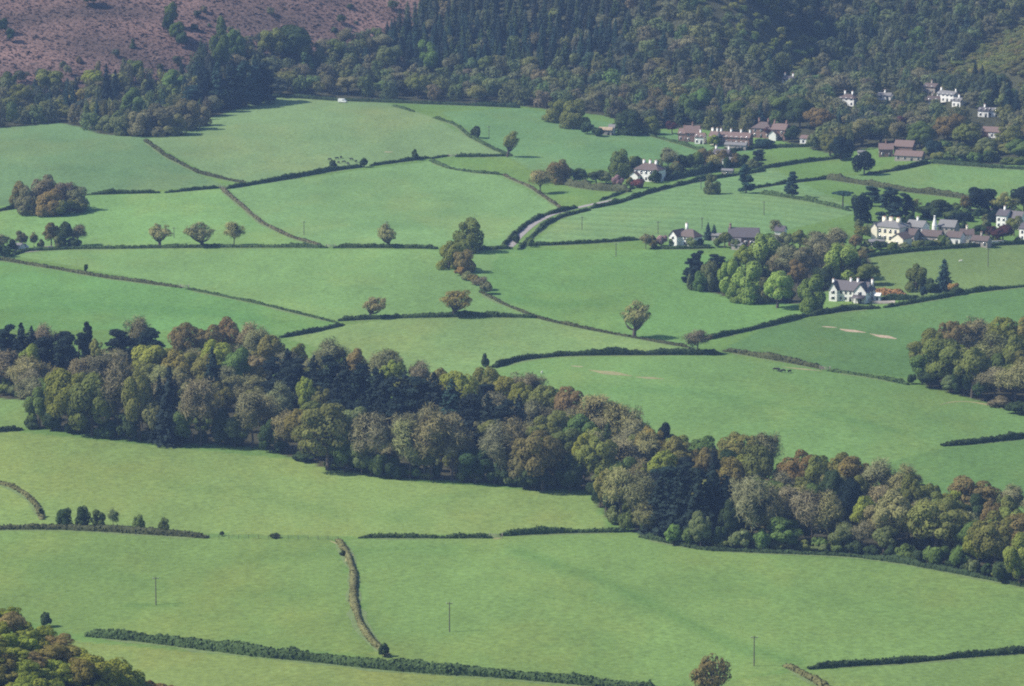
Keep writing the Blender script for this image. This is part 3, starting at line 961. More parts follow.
# ------------------------------------------------------------------ single trees
S = put_tree
S('open_oak', 'tanbare', 160, 247, 22, 33, label='leftmost of three small oaks along the level hedge, with a domed crown', variant=0)
S('open_oak', 'tanbare', 203, 247, 25, 37, label='broadest of three small oaks along the level hedge', variant=1)
S('bare_tree', 'tanbare', 234, 246, 24, 21, label='thin leafless tree on the level hedge, right of two small oaks', variant=0)
S('open_oak', 'tanbare', 390, 248, 23, 31, label='lone thin oak on the level hedge left of the big round field tree', variant=2)
S('dome_tree', 'olive', 468, 252, 33, 34, label='big round olive field tree at the end of the level hedge', variant=0)
S('dome_tree', 'yellow', 449, 269, 27, 26, label='yellow-green tree just below the big round field tree', variant=1)
S('dome_tree', 'rust', 464, 272, 22, 24, label='rust-brown tree tucked below the big round field tree', variant=3)
for k, (x, y, h_, w_, tn) in enumerate([(461, 276, 9, 14, 'orange'), (468, 280, 9, 14, 'tanbare'), (474, 285, 10, 14, 'rust'), (481, 290, 13, 17, 'purbare'), (486, 294, 12, 14, 'greybare')]):
    S('bush' if tn != 'purbare' else 'bare_tree', tn, x, y, h_, w_, label=['topmost and most orange', 'second highest, tan', 'middle rust-brown', 'fourth, tallest purplish', 'lowest grey-brown'][k] + ' bush of the scrub row below the big round tree', group='scrub row below the big round field tree')
S('open_oak', 'tanbare', 369, 318, 21, 34, label='left of two windblown oaks on the hedge, nearer the field corner', variant=4)
S('open_oak', 'bronze', 453, 317, 27, 37, label='right of two windblown oaks on the hedge, lopsided and taller', variant=5)
S('open_oak', 'tanbare', 634, 337, 37, 37, label='lone tan oak on the thin hedge of the central pasture', variant=1)
S('bare_tree', 'purbare', 698, 354, 24, 26, label='purplish leafless tree at the junction of three hedges', variant=2)
S('bush', 'dark', 485, 367, 14, 9, label='dark cone-shaped bush at the left end of the long trimmed hedge')
S('open_oak', 'olive', 507, 157, 26, 22, label='oak with tan crown on the hedge below the upper wood', variant=2)
S('bush', 'dark', 476, 138, 12, 11, label='small dark round tree in the pasture near the upper wood')
S('bush', 'dark', 333, 169, 9, 9, label='dark bush on the hedge right beside the cattle')
S('bush', 'dark', 415, 160, 11, 8, label='small dark bush standing on the hedge right of the cattle')
S('bush', 'dark', 364, 167, 9, 9, label='dark bush on the hedge at a gap right of the cattle')
S('bare_tree', 'tanbare', 540, 194, 24, 24, label='leafless field tree casting a shadow beside the lane bank', variant=3)
S('dome_tree', 'sage', 713, 194, 20, 18, label='small round tree on the field edge beside the narrow conifers', variant=0)
S('pine_tree', 'bluefir', 746, 193, 28, 16, label='darker, broader of two narrow field conifers', variant=0)
S('pine_tree', 'bluefir', 792, 197, 25, 15, label='narrow field conifer with a bare stem, right of a broader one', variant=1)
S('pine_tree', 'fir', 758, 167, 17, 19, label='dark flat-headed pine on the far hedge below the red-roofed terrace', variant=0)
S('broadleaf_tree', 'fir', 864, 175, 24, 24, label='round blackish tree at the start of the sweeping hedge', variant=2)
S('umbrella_pine', 'bluefir', 843, 207, 16, 24, label='umbrella-shaped pine with a bare trunk in the paddock')
S('dome_tree', 'fir', 861, 222, 29, 22, label='stout blackish tree between the umbrella pine and the cedars')
S('pine_tree', 'bluefir', 872, 206, 20, 20, label='small layered pine just behind the stout blackish tree', variant=1)
S('pine_tree', 'bluefir', 890, 221, 33, 28, label='largest layered cedar behind the cream mansion', variant=2)
S('pine_tree', 'fir', 905, 219, 26, 18, label='smaller cedar right of the largest, behind the cream mansion', variant=3)
S('open_oak', 'bronze', 914, 218, 20, 18, label='bronze oak to the right of the cedars', variant=3)
S('broadleaf_tree', 'dark', 940, 215, 16, 24, label='dark rounded tree behind the hamlet roofs')
S('broadleaf_tree', 'dark', 925, 216, 10, 22, label='low dark tree clump left behind the hamlet roofs')
S('open_oak', 'rust', 967, 214, 20, 16, label='rust-red tree left of the dark clump behind the hamlet')
S('broadleaf_tree', 'fir', 982, 214, 26, 30, label='big blackish tree of the clump behind the hamlet')
S('open_oak', 'olive', 1006, 216, 24, 34, label='olive rounded oak of the clump behind the hamlet')
S('broadleaf_tree', 'fir', 1024, 212, 27, 26, label='blackish tree cut by the right frame edge behind the hamlet')
for k, (x, y, h_, w_, tn, kd) in enumerate([(22, 208, 26, 24, 'rust', 'dome_tree'), (30, 214, 27, 30, 'purbare', 'dome_tree'), (44, 209, 33, 34, 'purbare', 'dome_tree'), (50, 215, 26, 32, 'rust', 'dome_tree'),
                                            (66, 210, 28, 30, 'purbare', 'dome_tree'), (77, 211, 24, 24, 'purbare', 'dome_tree'), (79, 213, 13, 20, 'olive', 'bush'), (62, 215, 16, 24, 'olive', 'bush')]):
    S(kd, tn, x, y, h_, w_, where='in the rusty copse at left edge')
for k, (x, y, h_, w_, tn, kd) in enumerate([(51, 247, 25, 19, 'rust', 'oak_tree'), (65, 248, 26, 17, 'dark', 'broadleaf_tree'), (78, 246, 21, 20, 'purbare', 'bare_tree'), (60, 248, 13, 14, 'sage', 'bush'), (73, 248, 10, 18, 'dark', 'bush'),
                                            (22, 249, 18, 15, 'purbare', 'oak_tree'), (34, 248, 16, 9, 'tanbare', 'bare_tree'), (12, 251, 12, 12, 'dark', 'bush'), (2, 252, 18, 16, 'greybare', 'bare_tree'), (4, 257, 12, 16, 'dark', 'bush'), (41, 248, 9, 8, 'sage', 'bush'), (-8, 255, 20, 20, 'purbare', 'bare_tree')]):
    S(kd, tn, x, y, h_, w_, where='at the farmstead by the left edge')
S('bush', 'dark', 86, 272, 8, 5, label='tiny dark thorn bush on the slanting hedge at the left')
for k, (x, y, h_, w_, tn) in enumerate([(64, 527, 19, 18, 'dark'), (84, 527, 21, 17, 'dark'), (99, 527, 18, 15, 'green'), (113, 528, 19, 12, 'sage'), (138, 531, 16, 15, 'green'), (164, 532, 14, 13, 'green')]):
    S('dome_tree' if k != 3 else 'bare_tree', tn, x, y, h_, w_, label=['leftmost of six round hedge trees in the lower left field', 'second and tallest of six round hedge trees from the left', 'third of six round hedge trees from the left, paler', 'sparse greyish fourth of six hedge trees in the lower left field', 'fifth of six round hedge trees, standing apart', 'last and smallest of six round hedge trees'][k], group='six trees along the lower left hedge')
S('bush', 'dark', 46, 627, 15, 13, label='dark upright bush standing alone above the lower left scrub')
S('bush', 'dark', 384, 657, 14, 11, label='dark bush at the lower end of the winding hedge bank')
S('bush', 'dark', 41, 517, 9, 5, label='dark sprig of bush at the end of the curved hedge bank')
S('bush', 'dark', 155, 533, 5, 8, label='low dark bush hidden among the six hedge trees')
S('bush', 'dark', 222, 536, 5, 5, label='tiny dark bush past the end of the six-tree hedge')
S('bush', 'dark', 275, 538, 5, 11, label='low dark bush on the wire fence line')
S('bush', 'dark', 343, 556, 6, 8, label='dark bush at the top of the winding hedge bank')
S('open_oak', 'rust', 712, 704, 52, 56, label='big rust-brown oak at the bottom edge of the photo', variant=4, jitter=0.02)
S('bush', 'green', 531, 247, 9, 8, label='round bush at the foot of the pale lane')
S('bush', 'dark', 516, 243, 9, 8, label='dark bush standing in the mouth of the pale lane')
S('bush', 'dark', 615, 203, 5, 8, label='small dark bush on the hedge beside the lane')
# domes below the upper wood
S('dome_tree', 'olive', 556, 122, 22, 30, label='left half of the broad domed copse above the small white-doored shed', jitter=0.03)
S('dome_tree', 'olive', 574, 128, 28, 32, label='right half of the broad domed copse above the small shed', jitter=0.03)
S('bush', 'dark', 588, 134, 12, 14, label='dark bush at the foot of the domed copse')
S('dome_tree', 'dark', 628, 134, 24, 32, label='dark domed tree right of the small shed below the upper wood')
S('dome_tree', 'olive', 650, 134, 18, 20, label='olive tree right beside the dark domed tree')
S('bush', 'dark', 597, 136, 8, 14, label='dark bush left of the small shed')
# trees about the white three-chimney house
for a_ in [(620, 178, 28, 26, 'green', 'dome_tree'), (634, 174, 18, 16, 'olive', 'oak_tree'), (638, 178, 22, 16, 'dark', 'broadleaf_tree'), (558, 184, 24, 26, 'rust', 'dome_tree'), (668, 172, 24, 22, 'greybare', 'bare_tree'), (657, 176, 16, 14, 'sage', 'oak_tree'),
           (596, 184, 14, 20, 'dark', 'broadleaf_tree'), (606, 184, 13, 16, 'sage', 'broadleaf_tree'), (617, 186, 11, 14, 'pink', 'bush'), (655, 183, 13, 14, 'dark', 'bush'), (638, 188, 9, 15, 'red', 'bush'), (630, 186, 9, 10, 'olive', 'bush'),
           (580, 182, 14, 20, 'dark', 'broadleaf_tree'), (568, 180, 13, 14, 'sage', 'broadleaf_tree'), (676, 176, 14, 16, 'sage', 'broadleaf_tree'), (686, 172, 17, 18, 'dark', 'broadleaf_tree'), (697, 170, 18, 16, 'green', 'broadleaf_tree'), (705, 168, 20, 18, 'rust', 'oak_tree'),
           (714, 171, 16, 16, 'tanbare', 'bare_tree'), (727, 172, 15, 8, 'dark', 'bush'), (742, 168, 14, 14, 'dark', 'broadleaf_tree'), (736, 168, 15, 10, 'rust', 'oak_tree'), (722, 164, 14, 16, 'rust', 'oak_tree'), (752, 170, 11, 14, 'sage', 'broadleaf_tree')]:
    S(a_[5], a_[4], a_[0], a_[1], a_[2], a_[3], where='around the white three-chimney house')
# roadside cottage and brick barn
for a_ in [(646, 249, 15, 12, 'greybare', 'bare_tree'), (653, 247, 12, 10, 'rust', 'bush'), (662, 246, 11, 12, 'pink', 'bush'), (692, 247, 11, 14, 'sage', 'bush'), (708, 240, 17, 10, 'bluefir', 'conifer'), (714, 240, 15, 8, 'bluefir', 'conifer'), (725, 248, 16, 14, 'olive', 'oak_tree'),
           (718, 247, 9, 10, 'green', 'bush'), (735, 249, 10, 12, 'sage', 'bush'), (700, 246, 8, 10, 'dark', 'bush'), (672, 246, 8, 8, 'green', 'bush'), (776, 238, 18, 14, 'greybare', 'bare_tree'), (766, 247, 14, 18, 'green', 'broadleaf_tree')]:
    S(a_[5], a_[4], a_[0], a_[1], a_[2], a_[3], where='around the roadside cottage and brick barn')
# parkland clump
for a_ in [(698, 287, 36, 20, 'fir', 'pine_tree'), (690, 286, 28, 16, 'fir', 'pine_tree'), (716, 289, 34, 28, 'fir', 'pine_tree'), (709, 291, 30, 18, 'sage', 'dome_tree'), (701, 291, 20, 16, 'fresh', 'dome_tree'), (690, 290, 16, 8, 'sage', 'bush'),
           (729, 296, 36, 26, 'lime', 'dome_tree'), (748, 302, 40, 34, 'lime', 'dome_tree'), (738, 302, 22, 24, 'lime', 'dome_tree'), (777, 308, 38, 36, 'lime', 'oak_tree'), (764, 303, 26, 20, 'sage', 'dome_tree'), (811, 311, 36, 30, 'lime', 'dome_tree'),
           (766, 274, 40, 36, 'lime', 'dome_tree'), (746, 274, 28, 26, 'yellow', 'oak_tree'), (790, 282, 36, 34, 'purbare', 'bare_tree'), (806, 284, 38, 34, 'purbare', 'oak_tree'), (782, 280, 28, 26, 'purbare', 'bare_tree'), (826, 274, 34, 26, 'purbare', 'bare_tree'), (798, 290, 30, 22, 'rust', 'oak_tree'),
           (842, 280, 36, 36, 'lime', 'dome_tree'), (858, 280, 24, 24, 'dark', 'dome_tree'), (868, 285, 22, 24, 'olive', 'oak_tree'), (826, 288, 22, 26, 'dark', 'dome_tree'), (815, 256, 24, 24, 'purbare', 'bare_tree'), (800, 250, 20, 22, 'olive', 'oak_tree'), (835, 254, 26, 28, 'greybare', 'bare_tree'),
           (820, 250, 18, 20, 'bluefir', 'dome_tree'), (855, 250, 16, 18, 'rust', 'oak_tree'), (845, 262, 18, 20, 'olive', 'oak_tree'), (775, 256, 22, 20, 'greybare', 'bare_tree'), (786, 250, 18, 18, 'sage', 'dome_tree'), (862, 264, 14, 16, 'rust', 'oak_tree'),
           (722, 290, 28, 20, 'lime', 'dome_tree'), (733, 282, 24, 20, 'dark', 'dome_tree'), (757, 284, 26, 22, 'dark', 'dome_tree'), (788, 302, 14, 16, 'dark', 'bush'), (755, 302, 12, 14, 'dark', 'bush')]:
    S(a_[5], a_[4], a_[0], a_[1], a_[2], a_[3], where='in the parkland clump by the gabled house')
S('dome_tree', 'olive', 916, 291, 26, 24, label='round olive tree in the garden right of the white gabled house')
S('bush', 'dark', 930, 292, 14, 18, label='dark shrub between the round olive tree and the pointed conifer')
S('conifer', 'bluefir', 944, 291, 31, 19, label='pointed dark conifer right of the white gabled house', variant=3)
S('bush', 'orange', 953, 292, 9, 12, label='orange-leaved bush right of the pointed conifer')
S('bush', 'bluefir', 923, 297, 11, 9, label='small blue-green bush below the round olive tree')
S('bush', 'dark', 957, 295, 8, 14, label='dark low bush on the hedge right of the pointed conifer')
# hamlet gardens
for a_ in [(862, 240, 14, 16, 'olive', 'oak_tree'), (868, 236, 12, 12, 'sage', 'bush'), (880, 250, 9, 16, 'dark', 'bush'), (893, 252, 10, 14, 'green', 'bush'), (905, 249, 7, 12, 'sage', 'bush'), (918, 249, 9, 14, 'green', 'bush'), (930, 248, 8, 14, 'dark', 'bush'), (942, 246, 11, 12, 'green', 'bush'),
           (955, 232, 12, 10, 'dark', 'broadleaf_tree'), (963, 230, 9, 9, 'dark', 'bush'), (980, 238, 13, 16, 'dark', 'broadleaf_tree'), (992, 240, 14, 14, 'copper', 'oak_tree'), (1003, 242, 17, 24, 'copper', 'broadleaf_tree'), (1014, 236, 20, 18, 'olive', 'oak_tree'), (986, 230, 10, 12, 'sage', 'bush'),
           (910, 228, 16, 10, 'dark', 'broadleaf_tree'), (866, 250, 10, 12, 'sage', 'bush'), (1018, 226, 15, 16, 'olive', 'oak_tree'), (975, 243, 9, 10, 'sage', 'bush'), (858, 233, 14, 12, 'sage', 'oak_tree'), (948, 247, 10, 8, 'sage', 'bush')]:
    S(a_[5], a_[4], a_[0], a_[1], a_[2], a_[3], where='in the hamlet gardens')
for q in range(24):
    x = rng.uniform(862, 1030)
    yb = np.interp(x, [860, 900, 960, 1030], [255, 250.5, 245.5, 243]) - rng.uniform(0, 3)
    S('bush' if q % 3 else 'dome_tree', random.choice(['green', 'sage', 'olive', 'sage', 'greybare', 'fresh']), x, yb, rng.uniform(3.5, 7), rng.uniform(7, 13), where='along the hamlet garden hedge')
for q in range(26):
    x = rng.uniform(918, 1024)
    S('bush' if q % 2 else 'dome_tree', random.choice(['dark', 'green', 'sage', 'fir', 'dark']), x, rng.uniform(213, 222), rng.uniform(6, 12), rng.uniform(10, 18), where='behind the hamlet roofs')
for q in range(22):
    x = rng.uniform(664, 735)
    yb = np.interp(x, [664, 700, 770], [181, 170, 163]) - rng.uniform(2, 12)
    S('bush' if q % 2 else 'dome_tree', random.choice(['dark', 'green', 'sage', 'olive', 'rust']), x, yb, rng.uniform(6, 12), rng.uniform(9, 16), where='between the lane and the red terrace')

# ------------------------------------------------------------------ the long wood, hand placed edges first
LW = [  # x, y(base), top, width, tone, kind
    (8, 372, 326, 22, 'fir', 'pine_tree'), (22, 374, 326, 20, 'fir', 'conifer'), (32, 372, 330, 18, 'fir', 'conifer'), (44, 366, 325, 26, 'purbare', 'bare_tree'), (45, 385, 338, 24, 'fir', 'pine_tree'),
    (30, 388, 345, 24, 'yellow', 'broadleaf_tree'), (10, 392, 352, 34, 'purbare', 'bare_tree'), (28, 398, 358, 40, 'tanbare', 'bare_tree'), (66, 390, 336, 26, 'fir', 'pine_tree'), (80, 386, 334, 24, 'fir', 'pine_tree'), (89, 372, 323, 13, 'fir', 'pine_tree'),
    (96, 376, 340, 20, 'olive', 'oak_tree'), (119, 372, 330, 28, 'fir', 'pine_tree'), (140, 362, 318, 30, 'greybare', 'bare_tree'), (151, 372, 330, 30, 'fir', 'pine_tree'), (182, 368, 324, 30, 'rust', 'oak_tree'), (206, 366, 326, 32, 'rust', 'oak_tree'), (230, 362, 319, 34, 'rust', 'oak_tree'), (250, 368, 324, 30, 'tanbare', 'bare_tree'),
    (152, 392, 345, 40, 'yellow', 'broadleaf_tree'), (178, 396, 352, 36, 'bronze', 'oak_tree'), (218, 388, 342, 36, 'yellow', 'oak_tree'), (236, 396, 350, 30, 'fresh', 'broadleaf_tree'), (204, 398, 354, 28, 'bronze', 'oak_tree'),
    (70, 432, 371, 52, 'yellow', 'oak_tree'), (92, 436, 374, 46, 'olive', 'broadleaf_tree'), (40, 428, 388, 26, 'green', 'broadleaf_tree'), (100, 396, 356, 34, 'purbare', 'bare_tree'), (118, 438, 356, 34, 'purbare', 'bare_tree'), (124, 400, 366, 12, 'yellow', 'broadleaf_tree'),
    (140, 441, 374, 36, 'olive', 'oak_tree'), (170, 444, 372, 28, 'fir', 'conifer'), (160, 442, 380, 20, 'fir', 'conifer'), (154, 443, 400, 26, 'tanbare', 'oak_tree'), (200, 446, 380, 40, 'purbare', 'bare_tree'), (213, 410, 352, 22, 'fir', 'conifer'), (182, 446, 410, 22, 'green', 'broadleaf_tree'),
    (235, 447, 417, 28, 'sage', 'broadleaf_tree'), (220, 446, 408, 22, 'dark', 'broadleaf_tree'), (252, 448, 392, 34, 'greybare', 'bare_tree'), (52, 431, 410, 18, 'dark', 'bush'), (32, 428, 412, 12, 'green', 'bush'), (130, 441, 416, 24, 'dark', 'bush'), (110, 438, 420, 22, 'dark', 'bush'),
    (270, 380, 336, 34, 'bronze', 'oak_tree'), (256, 372, 330, 28, 'tanbare', 'bare_tree'), (300, 386, 345, 26, 'olive', 'oak_tree'), (330, 388, 341, 34, 'greybare', 'bare_tree'), (358, 392, 350, 30, 'rust', 'oak_tree'), (385, 396, 351, 38, 'greybare', 'bare_tree'), (395, 400, 361, 28, 'yellow', 'oak_tree'), (420, 404, 362, 26, 'greybare', 'bare_tree'),
    (288, 405, 352, 24, 'fir', 'conifer'), (296, 412, 360, 22, 'fir', 'conifer'), (314, 414, 360, 24, 'fir', 'conifer'), (330, 416, 358, 24, 'fir', 'conifer'), (345, 418, 362, 24, 'fir', 'conifer'), (360, 420, 366, 24, 'fir', 'conifer'), (376, 424, 370, 24, 'fir', 'conifer'), (390, 428, 378, 22, 'fir', 'conifer'),
    (406, 428, 374, 24, 'fir', 'conifer'), (420, 430, 378, 26, 'fir', 'conifer'), (434, 432, 376, 26, 'fir', 'conifer'), (396, 436, 388, 22, 'fir', 'conifer'), (336, 428, 382, 22, 'fir', 'conifer'), (306, 424, 378, 20, 'yellow', 'oak_tree'), (280, 430, 384, 30, 'greybare', 'bare_tree'), (262, 436, 396, 30, 'tanbare', 'bare_tree'),
    (452, 440, 384, 26, 'bluefir', 'conifer'), (470, 446, 396, 24, 'fir', 'conifer'), (488, 448, 396, 24, 'fir', 'conifer'), (504, 450, 402, 24, 'fir', 'conifer'), (520, 450, 404, 22, 'fir', 'conifer'), (462, 418, 372, 40, 'yellow', 'oak_tree'), (486, 414, 368, 36, 'olive', 'oak_tree'), (508, 420, 376, 34, 'bronze', 'oak_tree'), (440, 412, 370, 30, 'bronze', 'oak_tree'),
    (302, 458, 410, 36, 'bronze', 'oak_tree'), (328, 470, 406, 62, 'olive', 'oak_tree'), (286, 454, 412, 26, 'tanbare', 'bare_tree'), (270, 452, 420, 22, 'dark', 'broadleaf_tree'), (345, 472, 430, 34, 'green', 'broadleaf_tree'), (372, 476, 415, 38, 'purbare', 'bare_tree'), (362, 475, 440, 24, 'sage', 'broadleaf_tree'), (378, 477, 454, 20, 'green', 'bush'),
    (410, 479, 422, 36, 'tanbare', 'bare_tree'), (432, 480, 408, 46, 'tanbare', 'bare_tree'), (452, 481, 418, 38, 'greybare', 'bare_tree'), (424, 479, 440, 30, 'sage', 'oak_tree'), (476, 483, 448, 38, 'dark', 'broadleaf_tree'), (468, 470, 418, 28, 'fir', 'conifer'), (495, 484, 426, 36, 'purbare', 'bare_tree'), (512, 484, 420, 34, 'greybare', 'bare_tree'), (500, 485, 462, 26, 'dark', 'bush'), (395, 478, 456, 24, 'dark', 'bush'),
    (528, 416, 374, 34, 'greybare', 'bare_tree'), (520, 424, 384, 28, 'yellow', 'oak_tree'), (545, 428, 386, 36, 'olive', 'oak_tree'), (570, 434, 388, 40, 'rust', 'oak_tree'), (598, 446, 396, 40, 'tanbare', 'bare_tree'), (580, 456, 416, 36, 'fresh', 'broadleaf_tree'), (620, 456, 406, 34, 'tanbare', 'bare_tree'), (636, 462, 410, 28, 'greybare', 'bare_tree'), (560, 450, 410, 30, 'olive', 'oak_tree'), (608, 462, 424, 16, 'dark', 'conifer'),
    (543, 491, 433, 56, 'rust', 'oak_tree'), (524, 488, 450, 34, 'tanbare', 'oak_tree'), (570, 492, 456, 30, 'dark', 'broadleaf_tree'), (584, 480, 434, 30, 'yellow', 'oak_tree'), (534, 490, 466, 36, 'dark', 'bush'), (514, 486, 470, 22, 'sage', 'bush'),
    (600, 492, 438, 44, 'olive', 'oak_tree'), (622, 486, 440, 40, 'greybare', 'bare_tree'), (646, 484, 434, 30, 'tanbare', 'bare_tree'), (664, 466, 424, 22, 'fir', 'broadleaf_tree'), (650, 478, 428, 34, 'bronze', 'oak_tree'), (676, 484, 438, 40, 'bronze', 'oak_tree'), (700, 480, 436, 32, 'green', 'oak_tree'), (704, 488, 448, 30, 'rust', 'oak_tree'), (664, 498, 452, 36, 'yellow', 'oak_tree'),
    (740, 484, 434, 46, 'bronze', 'oak_tree'), (765, 480, 434, 30, 'greybare', 'bare_tree'), (756, 500, 446, 44, 'olive', 'oak_tree'), (714, 500, 448, 14, 'fir', 'conifer'), (730, 506, 458, 34, 'bronze', 'oak_tree'),
    (606, 512, 470, 30, 'bronze', 'oak_tree'), (620, 526, 468, 36, 'tanbare', 'bare_tree'), (600, 508, 478, 20, 'dark', 'broadleaf_tree'), (640, 530, 476, 34, 'greybare', 'bare_tree'), (612, 520, 484, 22, 'dark', 'broadleaf_tree'), (614, 524, 506, 18, 'sage', 'bush'), (628, 531, 512, 18, 'green', 'bush'),
    (664, 536, 476, 34, 'fir', 'conifer'), (680, 540, 474, 32, 'fir', 'conifer'), (698, 542, 474, 32, 'fir', 'conifer'), (712, 540, 468, 26, 'fir', 'conifer'), (724, 540, 478, 26, 'fir', 'conifer'), (644, 536, 504, 30, 'tanbare', 'bare_tree'), (674, 545, 525, 20, 'fresh', 'bush'), (701, 548, 512, 28, 'sage', 'broadleaf_tree'), (690, 546, 528, 20, 'green', 'bush'), (684, 520, 468, 30, 'fir', 'conifer'),
    (752, 546, 479, 44, 'purbare', 'bare_tree'), (732, 546, 500, 26, 'dark', 'broadleaf_tree'), (770, 546, 486, 34, 'greybare', 'bare_tree'), (783, 549, 517, 36, 'fresh', 'broadleaf_tree'), (742, 549, 530, 26, 'sage', 'bush'), (720, 548, 526, 16, 'dark', 'bush'), (762, 550, 530, 18, 'fresh', 'bush'),
    (800, 504, 453, 40, 'rust', 'oak_tree'), (816, 508, 456, 36, 'olive', 'oak_tree'), (850, 508, 456, 44, 'bronze', 'oak_tree'), (880, 512, 460, 38, 'greybare', 'bare_tree'), (905, 514, 466, 34, 'tanbare', 'bare_tree'), (832, 524, 470, 30, 'dark', 'broadleaf_tree'), (848, 530, 480, 30, 'fir', 'broadleaf_tree'), (838, 508, 454, 30, 'bronze', 'oak_tree'),
    (790, 542, 488, 40, 'purbare', 'bare_tree'), (812, 548, 492, 40, 'purbare', 'bare_tree'), (828, 550, 494, 30, 'tanbare', 'bare_tree'), (842, 552, 522, 28, 'sage', 'broadleaf_tree'), (862, 552, 522, 26, 'purbare', 'bare_tree'), (820, 551, 538, 18, 'fresh', 'bush'), (802, 550, 540, 22, 'dark', 'bush'),
    (896, 552, 492, 46, 'tanbare', 'oak_tree'), (884, 556, 526, 26, 'sage', 'oak_tree'), (922, 500, 484, 24, 'fir', 'broadleaf_tree'), (930, 510, 488, 26, 'fir', 'broadleaf_tree'), (912, 530, 476, 30, 'olive', 'oak_tree'), (936, 558, 500, 54, 'olive', 'oak_tree'), (944, 530, 494, 26, 'yellow', 'oak_tree'), (906, 560, 544, 22, 'green', 'bush'), (936, 566, 546, 26, 'green', 'bush'), (960, 568, 546, 22, 'fresh', 'bush'), (920, 563, 550, 18, 'dark', 'bush'),
    (975, 528, 477, 52, 'rust', 'oak_tree'), (966, 548, 512, 30, 'greybare', 'bare_tree'), (990, 540, 502, 26, 'rust', 'oak_tree'), (996, 574, 515, 52, 'bronze', 'oak_tree'), (978, 572, 530, 30, 'yellow', 'oak_tree'), (1018, 574, 516, 40, 'rust', 'oak_tree'), (1019, 586, 533, 34, 'yellow', 'broadleaf_tree'), (1012, 520, 486, 24, 'greybare', 'bare_tree'), (1000, 582, 562, 24, 'dark', 'bush'), (972, 575, 560, 16, 'sage', 'bush'), (1034, 530, 490, 30, 'greybare', 'bare_tree'),
    # right hand spinney
    (950, 368, 322, 36, 'rust', 'oak_tree'), (935, 370, 330, 34, 'olive', 'oak_tree'), (978, 366, 320, 34, 'greybare', 'bare_tree'), (1002, 366, 318, 38, 'yellow', 'oak_tree'), (1024, 366, 318, 30, 'bronze', 'oak_tree'), (944, 388, 340, 44, 'olive', 'broadleaf_tree'), (922, 384, 352, 30, 'green', 'broadleaf_tree'),
    (972, 398, 348, 40, 'olive', 'oak_tree'), (992, 384, 334, 36, 'tanbare', 'bare_tree'), (1014, 390, 336, 40, 'olive', 'oak_tree'), (964, 396, 362, 24, 'dark', 'broadleaf_tree'), (995, 402, 368, 34, 'purbare', 'bare_tree'), (1016, 406, 364, 36, 'tanbare', 'bare_tree'), (984, 401, 376, 22, 'dark', 'broadleaf_tree'), (930, 388, 370, 24, 'dark', 'broadleaf_tree'), (1018, 414, 402, 26, 'dark', 'bush'), (1034, 400, 344, 40, 'olive', 'oak_tree'), (912, 384, 374, 10, 'dark', 'bush'), (1000, 407, 396, 24, 'purbare', 'bush'), (950, 393, 376, 24, 'sage', 'broadleaf_tree'),
]


def wood_where(x, y):
    if x > 905 and y < 425:
        return 'in the right-hand spinney'
    row = None
    names = [(130, 'left end'), (260, 'left part'), (400, 'dark-fir middle'), (530, 'centre'), (650, 'neck'), (790, 'right-hand half'), (2000, 'right end')]
    nm = [n for b, n in names if x < b][0]
    front = np.interp(x, [0, 28, 76, 178, 260, 322, 418, 516, 590, 612, 640, 800, 900, 1024], [394, 428, 434, 443, 448, 468, 480, 485, 492, 520, 534, 550, 560, 590])
    back = np.interp(x, [0, 150, 225, 300, 400, 500, 560, 650, 720, 800, 900, 1000, 1024], [370, 372, 368, 390, 402, 418, 432, 466, 480, 498, 514, 530, 536])
    t = (y - back) / max(front - back, 8)
    row = 'front edge' if t > 0.72 else ('back edge' if t < 0.25 else 'interior')
    return f"on the long wood's {nm}, {row}"


for li_, (x, y, top, w_, tn, kd) in enumerate(LW):
    if tn in ('fir', 'bluefir') and kd == 'conifer':
        w_ *= 1.25
        if 280 < x < 530 and li_ % 2:
            kd = 'pine_tree'
    S(kd, tn, x, y, (y - top) * 1.03, w_ * 1.06, where=wood_where(x, y))

# fill of the long wood behind the hand-placed edge
FILL = [(-40, 362), (0, 362), (150, 366), (225, 362), (300, 386), (400, 404), (500, 420), (560, 436), (650, 468), (720, 482), (800, 500), (900, 516), (1000, 532), (1060, 545), (1060, 592), (1000, 578), (940, 564), (880, 556), (800, 549), (700, 545), (640, 534), (606, 516),
        (590, 488), (516, 482), (418, 476), (322, 464), (260, 445), (178, 440), (76, 430), (34, 424), (24, 400), (-40, 392)]
SPIN = [(918, 372), (960, 362), (1060, 360), (1060, 420), (1000, 402), (930, 384)]
have = [(x, y) for x, y, *_ in LW]
cnt = 0
cand = []
for q in range(9000):
    if q % 9 == 0:
        x, y = rng.uniform(905, 1060), rng.uniform(358, 420)
        if not in_poly([x], [y], SPIN)[0]:
            continue
    else:
        x, y = rng.uniform(-40, 1060), rng.uniform(360, 595)
        if not in_poly([x], [y], FILL)[0]:
            continue
    if all(abs(x - a_) > 13 - 3 * (abs(y - b_) / 9 > 1) or abs(y - b_) > 6.5 for a_, b_ in have):
        have.append((x, y))
        cand.append((x, y))
